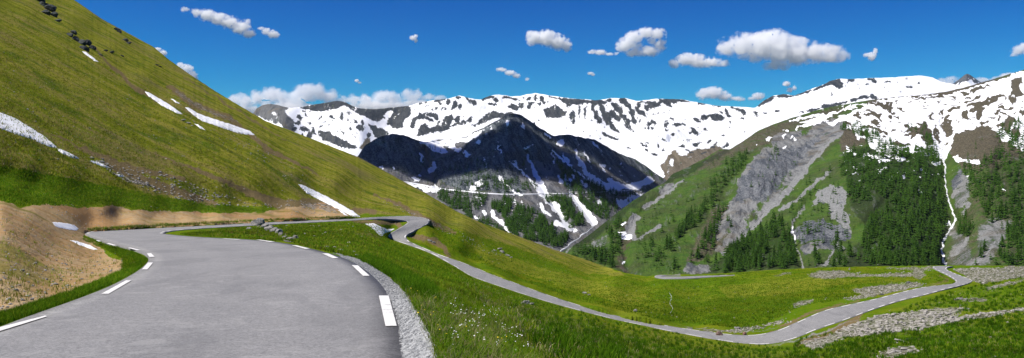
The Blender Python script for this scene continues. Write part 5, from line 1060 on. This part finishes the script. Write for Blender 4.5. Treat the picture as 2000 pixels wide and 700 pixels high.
def grass_field(name, label, specs):
    VV, FF, TT = [], [], []; nv = 0
    for (poly, ncl, per, h0, h1, wd, pals, spread, lean, minz) in specs:
        P = np.array(poly, float); x0, y0 = P.min(0); x1, y1 = P.max(0); got = []
        c = 0
        while c < ncl:
            U = rng.uniform(x0, x1, ncl); V = rng.uniform(y0, y1, ncl)
            ins = inside(P, U+6*fbm(U/15, V/15, 0*U, 2), V+2*fbm(U/15, V/15, 0*U+3, 2)) & (sample(B['road'], U, V) < .04) & (sample(B['gravel'], U, V) < rng.uniform(.2, .9, ncl)) & (sample(B['rubble'], U, V) < rng.uniform(.15, .8, ncl)) & (V > L1.crest_at(U)+.6) & (fbm(U/9., V/5., 0*U+minz, 2) > -.35)
            if minz == 6: ins &= (U-1000-.4*(V-600)) > rng.uniform(-10, 190, ncl)
            if minz == 11: ins &= (fbm(U/30, V/14, 0*U+2, 4) > rng.uniform(-.7, .3, ncl)) & (sample(B['tan'], U, V) < rng.uniform(.1, .8, ncl))
            if minz != 77: ins &= sample(B['dirt'], U, V) < rng.uniform(.1, .9, ncl)
            got.append(np.stack([U[ins], V[ins]], -1)); c += int(ins.sum())
            if ins.sum() == 0: break
        G = np.concatenate(got)[:ncl]; C_ = L1.pt(G[:, 0], G[:, 1])
        Q = np.repeat(C_, per, 0); ssz = spread*np.ones(len(Q)); an = rng.uniform(0, 6.28, len(Q)); rr = ssz*np.sqrt(rng.random(len(Q)))
        Q = Q+np.stack([np.cos(an)*rr, np.sin(an)*rr, 0*rr], -1)
        ck = np.repeat(rng.uniform(.7, 1.15, len(C_)), per); H = rng.uniform(h0, h1, len(Q))*ck
        allp = [PAL[pn] for pn, _ in pals]; wts = np.array([w for _, w in pals]); wts = wts/wts.sum()
        pc = np.repeat(rng.choice(len(pals), len(C_), p=wts), per); T = np.zeros((len(Q), 4)); T[:, 3] = 1
        for j, pl in enumerate(allp):
            m = pc == j; T[m, :3] = np.array(pl)[rng.integers(len(pl), size=m.sum())]
        T[:, :3] *= rng.uniform(.8, 1.2, (len(Q), 1))*(1+.8*fbm(Q[:, 0]/11, Q[:, 1]/11, Q[:, 2]/11, 5)[:, None])
        V, Fc, Tt = blades(Q, H, wd*(.6+.8*rng.random(len(Q))), T, lean*rng.uniform(.3, 1.3, len(Q)))
        VV.append(V); FF.append(Fc+nv); TT.append(Tt); nv += len(V)
    me = np_mesh(name, np.concatenate(VV), np.concatenate(FF), MBL, False); add_col(me, 'tint', np.concatenate(TT))
    return tag(link(name, me), label, 'grass', kind='stuff')
NEARG = [(770,552),(840,560),(960,590),(1040,612),(1120,650),(1180,780),(860,780),(845,655),(820,612),(795,575)]
specs = [
 (NEARG, 9000, 7, .07, .19, .007, (('green', 5), ('dark', .8), ('yel', 4), ('straw', 1.2)), .07, .7, 1),
 ([(790,570),(900,600),(1000,640),(1050,780),(862,780),(840,650)], 380, 14, .16, .32, .007, (('straw', 2), ('green', 3)), .12, 1.1, 2),
 ([(640,490),(700,505),(760,535),(860,560),(1000,600),(1000,585),(900,548),(800,500),(700,470),(640,470)], 9000, 6, .08, .20, .016, (('green', 4), ('yel', 3), ('dark', 1), ('olive', 2)), .12, .7, 3),
 ([(700,506),(760,540),(800,570),(850,600),(840,560),(780,525),(720,500)], 3000, 9, .12, .28, .010, (('dark', 5), ('green', 3)), .12, .5, 4),
 ([(345,459),(470,443),(700,432),(760,450),(760,478),(660,496),(560,472),(430,464)], 7000, 5, .10, .24, .05, (('green', 3), ('yel', 3), ('olive', 3), ('dark', 1.5)), .2, .7, 5),
 ([(1000,588),(1060,594),(1200,627),(1400,664),(1600,690),(1600,780),(1100,780),(1010,650)], 1900, 26, .25, .50, .024, (('dark', 7), ('green', 2)), .17, .4, 6),
 ([(860,510),(925,546),(1000,570),(1200,626),(1400,664),(1600,690),(1600,780),(1100,780),(1000,640),(900,560)], 8000, 10, .08, .22, .022, (('yel', 4), ('straw', 1.5), ('straw', 2.2), ('green', 3)), .4, .7, 7),
 ([(1560,664),(1650,645),(1800,590),(1900,556),(2010,540),(2010,780),(1500,780)], 2600, 20, .30, .60, .05, (('dark', 7), ('green', 2)), .24, .4, 8),
 ([(1560,664),(1650,645),(1800,590),(1900,556),(2010,540),(2010,780),(1500,780)], 7000, 6, .15, .35, .05, (('yel', 4), ('straw', 1.6), ('green', 3)), .4, .7, 9),
 ([(860,440),(1100,505),(1250,545),(1560,526),(1800,523),(1840,535),(1850,550),(1560,600),(1480,645),(1300,628),(1100,580),(900,500),(840,460)], 26000, 4, .12, .34, .08, (('green', 4), ('yel', 4), ('dark', 2.5)), .5, .6, 10),
 ([(-10,-60),(150,0),(520,240),(830,378),(1180,522),(1100,540),(860,440),(700,418),(520,405),(250,370),(-10,325)], 34000, 4, .12, .30, .08, (('olive', 7), ('yel', 1.5), ('straw', .8), ('dark', 1)), .5, .7, 11),
 ([(-10,322),(150,352),(430,402),(540,412),(430,416),(260,410),(150,404),(40,404),(-10,390)], 6000, 4, .10, .25, .05, (('green', 5), ('yel', 3), ('dark', 2)), .3, .7, 12),
 ([(-20,668),(90,622),(215,562),(275,530),(290,508),(262,494),(170,462),(160,468),(240,505),(240,530),(150,570),(60,600),(-20,625)], 6500, 7, .05, .15, .010, (('green', 5), ('dark', 3), ('yel', 2)), .08, .6, 77),
 ([(0,400),(160,460),(250,510),(180,560),(0,600)], 500, 6, .06, .16, .012, (('olive', 3), ('yel', 2)), .10, .7, 77),
 ([(168,449),(300,441),(500,430.5),(640,424.5),(700,422),(700,426),(640,428.5),(500,435),(300,445.5),(175,452.5)], 900, 6, .15, .4, .05, (('green', 3), ('straw', 2), ('olive', 3)), .25, .7, 77),
 ([(757,465),(800,482),(850,502),(890,523),(930,547),(1000,570),(1100,600),(1090,612),(960,570),(900,562),(830,535),(740,490)], 5200, 5, .12, .3, .03, (('green', 4), ('yel', 3), ('dark', 1.5)), .2, .7, 15),
 ([(860,600),(1100,650),(1150,780),(870,780)], 1500, 5, .06, .14, .012, (('yel', 3), ('green', 3)), .05, .9, 14)]
grass_field('meadow_grass', 'green and straw coloured grass covering the slopes and verges', specs)
# small white and yellow flowers in the near grass
n = NT('petals'); 
def flowers(nm, label, poly, n_, col, s0, s1):
    P = np.array(poly, float); x0, y0 = P.min(0); x1, y1 = P.max(0); G = []
    while len(G) < n_:
        u_, v_ = rng.uniform(x0, x1), rng.uniform(y0, y1)
        if inside(P, np.array([u_]), np.array([v_]))[0] and fbm(np.array([u_/25]), np.array([v_/20]), np.array([.0]), 2)[0] > 0: G.append((u_, v_))
    VV, FF = [], []; nv = 0
    for (u_, v_) in G:
        q = L1.pt(u_, v_); s = rng.uniform(s0, s1); h = rng.uniform(.10, .22); tilt = rng.uniform(-.6, .2)
        V = [(0, 0, .3*s)]+[(s*math.cos(a), s*math.sin(a), s*math.sin(a)*-tilt) for a in np.arange(8)*math.pi/4]
        VV.append(np.array(V)+q+[0, 0, h]); FF += [(nv, nv+1+j, nv+1+(j+1) % 8) for j in range(8)]; nv += 9
    nt_ = NT(nm); tag(link(nm, np_mesh(nm, np.concatenate(VV), np.array(FF), nt_.bsdf(col, .7), False)), label, 'flowers', kind='stuff')
flowers('white_wildflowers', 'tiny white flowers dotted through the near grass', [(880,590),(1080,620),(1100,700),(880,700)], 150, (.85, .85, .83), .007, .013)
flowers('yellow_wildflowers', 'few small yellow flowers in the near grass', [(700,505),(760,530),(1000,690),(880,700)], 26, (.75, .55, .03), .008, .014)

# ================================================================== CLOUDS: real volumes far beyond the range
def cloud_mat(size, lumps, dens):
    """vapour thick in the heart of each billow, thinning to nothing before the hull; billows broken up by 3-D noise"""
    n = NT('cloud_vapour'); s = 1.0/size; tc = n.n('ShaderNodeTexCoord').outputs['Object']; f = None
    for (c, r_) in lumps:
        x = n.n('ShaderNodeVectorMath', operation='SUBTRACT'); n.set(x.inputs[0], tc); x.inputs[1].default_value = tuple(c)
        y = n.n('ShaderNodeVectorMath', operation='DIVIDE'); n.set(y.inputs[0], x.outputs[0]); y.inputs[1].default_value = tuple(r_)
        l = n.n('ShaderNodeVectorMath', operation='LENGTH'); n.set(l.inputs[0], y.outputs[0]); l = l.outputs['Value']
        if f is None: f = l
        else:
            m = n.n('ShaderNodeMath', operation='SMOOTH_MIN'); n.set(m.inputs[0], f); n.set(m.inputs[1], l); m.inputs[2].default_value = .25; f = m.outputs[0]
    a = n.noise(2.2*s, 8, .62, src=tc); b = n.noise(.8*s, 3, .5, src=tc)
    g = n.math('ADD', f, n.math('ADD', n.math('MULTIPLY', n.math('SUBTRACT', a, .5), 2.6), n.math('MULTIPLY', n.math('SUBTRACT', b, .5), .9)))
    d = n.ramp(g, .50, 1.02, 1, 0)
    v = n.n('ShaderNodeVolumePrincipled'); v.inputs['Color'].default_value = (1, 1, 1, 1); v.inputs['Anisotropy'].default_value = .0
    n.set(v.inputs['Density'], n.math('MULTIPLY', d, DK*dens/size)); n.t.links.new(v.outputs[0], n.out.inputs['Volume'])
    n.m.cycles.volume_step_rate = .12
    return n.m
DK = 3.2
def cloud(label, lumps, D, seed, dens=1.0, n_sub=7):
    """lumps in photo pixels (u, v, ru, rv); puffs are grown round them, merged and kept as one closed hull"""
    r = np.random.default_rng(seed); bm = bmesh.new(); U = [l[0] for l in lumps]; V = [l[1] for l in lumps]
    c0 = world_pt(sum(U)/len(U), sum(V)/len(V), D); k = D/F
    ru_max = max(l[2] for l in lumps); SL = []
    for (u, v, ru, rv) in lumps:
        c = world_pt(u, v, D)-c0
        SL.append((c, (ru*k*1.12, (ru+rv)*.5*k*1.1, rv*k*1.15)))
        def ball(x, y, z, rx, rz):
            bmesh.ops.create_icosphere(bm, subdivisions=2, radius=1, matrix=Matrix.Translation((x, y, z)) @ Matrix.Diagonal((rx, (rx+rz)/2, rz, 1)))
        ball(c[0], c[1], c[2]-.05*rv*k, ru*k*1.12, rv*k*1.12)
        for j in range(n_sub):
            a = r.uniform(0, 6.28); rr = r.uniform(.45, .85); el = r.uniform(-.45, .95)
            s = r.uniform(.20, .44)
            ball(c[0]+math.cos(a)*rr*ru*k, c[1]+math.sin(a)*rr*ru*k*.7, c[2]+el*rv*k*.72, ru*k*s*.8+rv*k*s*.4, rv*k*s*1.1+ru*k*s*.15)
    me = bpy.data.meshes.new('cloud'); bm.to_mesh(me); bm.free()
    o = link('cloud', me); o.location = c0
    md = o.modifiers.new('r', 'REMESH'); md.mode = 'VOXEL'; md.voxel_size = k*max(.8, ru_max*.05)
    dg = bpy.context.evaluated_depsgraph_get(); ev = bpy.data.meshes.new_from_object(o.evaluated_get(dg)); o.modifiers.clear(); o.data = ev; bpy.data.meshes.remove(me); ev.name = 'cloud'
    a = np.empty(len(ev.vertices)*3, np.float32); ev.vertices.foreach_get('co', a); a = a.reshape(-1, 3)
    nm = np.empty(len(ev.vertices)*3, np.float32); ev.vertices.foreach_get('normal', nm); nm = nm.reshape(-1, 3)
    sz = k*min(ru_max, 40); q = a/sz*3.0+seed
    a = a+nm*(sz*.15*fbm(q[:, 0], q[:, 1], q[:, 2], 5)+sz*.12)[:, None]; ev.vertices.foreach_set('co', a.ravel()); ev.update()
    for p_ in ev.polygons: p_.use_smooth = True
    ev.materials.clear(); ev.materials.append(cloud_mat(sz, SL, dens))
    return tag(o, label, 'cloud', 'white clouds in the sky')
DC = 11000
cloud('long ragged cloud high on the left over the grassy slope', [(362,19,8,5),(385,25,12,8),(405,30,16,11),(428,38,18,12),(450,44,18,12),(470,54,18,12),(486,66,12,9),(482,44,8,6)], DC, 1, .9)
cloud('small cloud just right of the long ragged one', [(520,62,9,7),(532,67,12,8),(541,69,6,6),(510,56,6,3)], DC, 2, .7)
cloud('tiny faint wisp alone in the middle of the blue', [(807,75,7,5),(812,80,4,4),(812,71,4,4)], DC, 3, .8)
cloud('compact round cloud over the middle of the snowy range', [(1045,76,17,13),(1068,75,19,16),(1090,82,18,15),(1106,88,11,12),(1036,66,8,6)], DC, 4)
cloud('cloud with a pale hole in its middle', [(1225,88,18,14),(1238,74,16,13),(1262,64,18,10),(1284,68,16,12),(1288,88,13,14),(1268,100,20,10),(1240,102,18,10),(1210,92,9,8),(1246,90,10,7),(1275,80,10,8)], DC, 5, .9)
cloud('low flat wisp trailing left of the holed cloud', [(1156,102,9,4),(1172,103,12,5),(1190,106,9,3),(1204,105,6,3)], DC, 6, .8)
cloud('largest broad white cloud right of centre', [(1420,92,20,18),(1450,88,26,24),(1485,92,30,28),(1520,95,34,32),(1555,100,34,26),(1590,103,32,20),(1620,106,28,16),(1645,108,14,10),(1510,70,24,12),(1515,126,26,12)], DC, 7)
cloud('ragged low cloud tucked left of the largest one', [(1316,124,12,8),(1338,118,18,11),(1362,120,20,13),(1388,122,20,10),(1412,124,14,6),(1345,108,10,5)], DC, 8, .85)
cloud('pale cloud low over the right part of the range', [(1375,184,16,10),(1395,182,18,12),(1415,188,16,9),(1440,193,16,5)], 14500, 9, .8)
cloud('small cloud at the foot of the rocky skyline', [(1468,193,8,4),(1480,189,12,7),(1490,187,5,4)], 14500, 10, .7)
cloud('two small joined wisps over the left middle of the range', [(978,136,10,4),(996,143,11,5),(1008,148,8,5),(1030,155,5,3)], DC, 11, .8)
cloud('tiny cloud dot above the range at mid picture', [(1153,144,6,3),(1158,146,4,3)], DC, 12, .8); cloud('tiny pale dot above the bank of clouds', [(697,158,4,3),(702,162,4,2)], DC, 13, .8)
cloud('ragged wisp right of the largest cloud', [(1692,108,6,4),(1702,111,8,8),(1710,102,4,8)], DC, 14, .8); cloud('cloud cut by the right picture edge', [(1988,100,12,9),(2002,94,14,10),(2020,100,18,12),(1980,108,8,4)], DC, 15, .7)
cloud('faint wisps above the rocky skyline', [(1536,164,7,5),(1542,176,6,5),(1552,172,4,5)], 14500, 16, .8)
cloud('white cloud peeping over the slope under the ragged one', [(352,128,8,6),(365,136,12,10),(376,150,10,12),(360,150,12,10)], DC, 17, .8); cloud('small cloud tip touching the slope skyline at far left', [(308,97,7,4),(318,104,8,6)], DC, 18, .8)
cloud('big cloud bank rising behind the left end of the range', [(460,196,18,12),(480,200,20,14),(505,192,20,14),(530,188,22,16),(555,196,24,16),(580,192,24,14),(600,184,24,18),(620,182,24,18),(640,190,20,14),(655,200,16,10),(560,212,60,12),(480,216,40,10)], 14000, 19)
cloud('second cloud bank behind the range right of the first', [(690,196,18,9),(715,196,20,12),(745,192,22,12),(765,194,20,14),(800,188,16,12),(815,186,18,10),(835,190,18,8),(860,193,16,6),(740,208,60,10),(820,202,40,8),(672,190,6,3)], 14000, 20)
cloud('low pale clouds behind the pointed summit', [(1838,160,14,6),(1860,156,16,6),(1850,164,20,8)], 14000, 21, .5); cloud('low cloud right of the pointed summit', [(1916,158,14,6),(1935,162,14,7),(1948,155,10,5)], 14000, 22, .5); cloud('bright cloud tip over the right snow ridge', [(1962,150,10,6),(1972,148,10,5)], 14000, 23, .7)

# two clouds overhead, above the picture, whose shadows lie on the crag as in the photograph
def shade_cloud(label, u, v, D, up, rx, seed):
    q = world_pt(u, v, D)+np.array(sd)*up; uu, vv = q[0]/q[1]*F+1000, VH-q[2]/q[1]*F; k = F/q[1]
    cloud(label, [(uu-rx*.55*k, vv, rx*.55*k, rx*.30*k), (uu+rx*.5*k, vv, rx*.5*k, rx*.28*k), (uu, vv-4, rx*.6*k, rx*.34*k)], q[1], seed, 1.0, 12)
shade_cloud('broad cloud overhead above the dark crag', 930, 285, 2250, 1150, 400, 41)
shade_cloud('smaller cloud overhead above the valley head', 1190, 300, 2550, 1150, 250, 42)

# thin mountain air: one closed box round everything but the clouds
HAZE = 0.000010
n = NT('air'); v = n.n('ShaderNodeVolumePrincipled'); v.inputs['Color'].default_value = (.62, .80, 1.0, 1); v.inputs['Density'].default_value = HAZE; v.inputs['Anisotropy'].default_value = .2
n.t.links.new(v.outputs[0], n.out.inputs['Volume'])
bm = bmesh.new(); bmesh.ops.create_cube(bm, size=1); me = bpy.data.meshes.new('haze'); bm.to_mesh(me); bm.free(); me.materials.append(n.m)
hz = link('haze', me); hz.scale = (18100, 13700, 1071); hz.location = (0, 3750, 204.5)
tag(hz, 'thin blue mountain air', 'haze', kind='stuff')
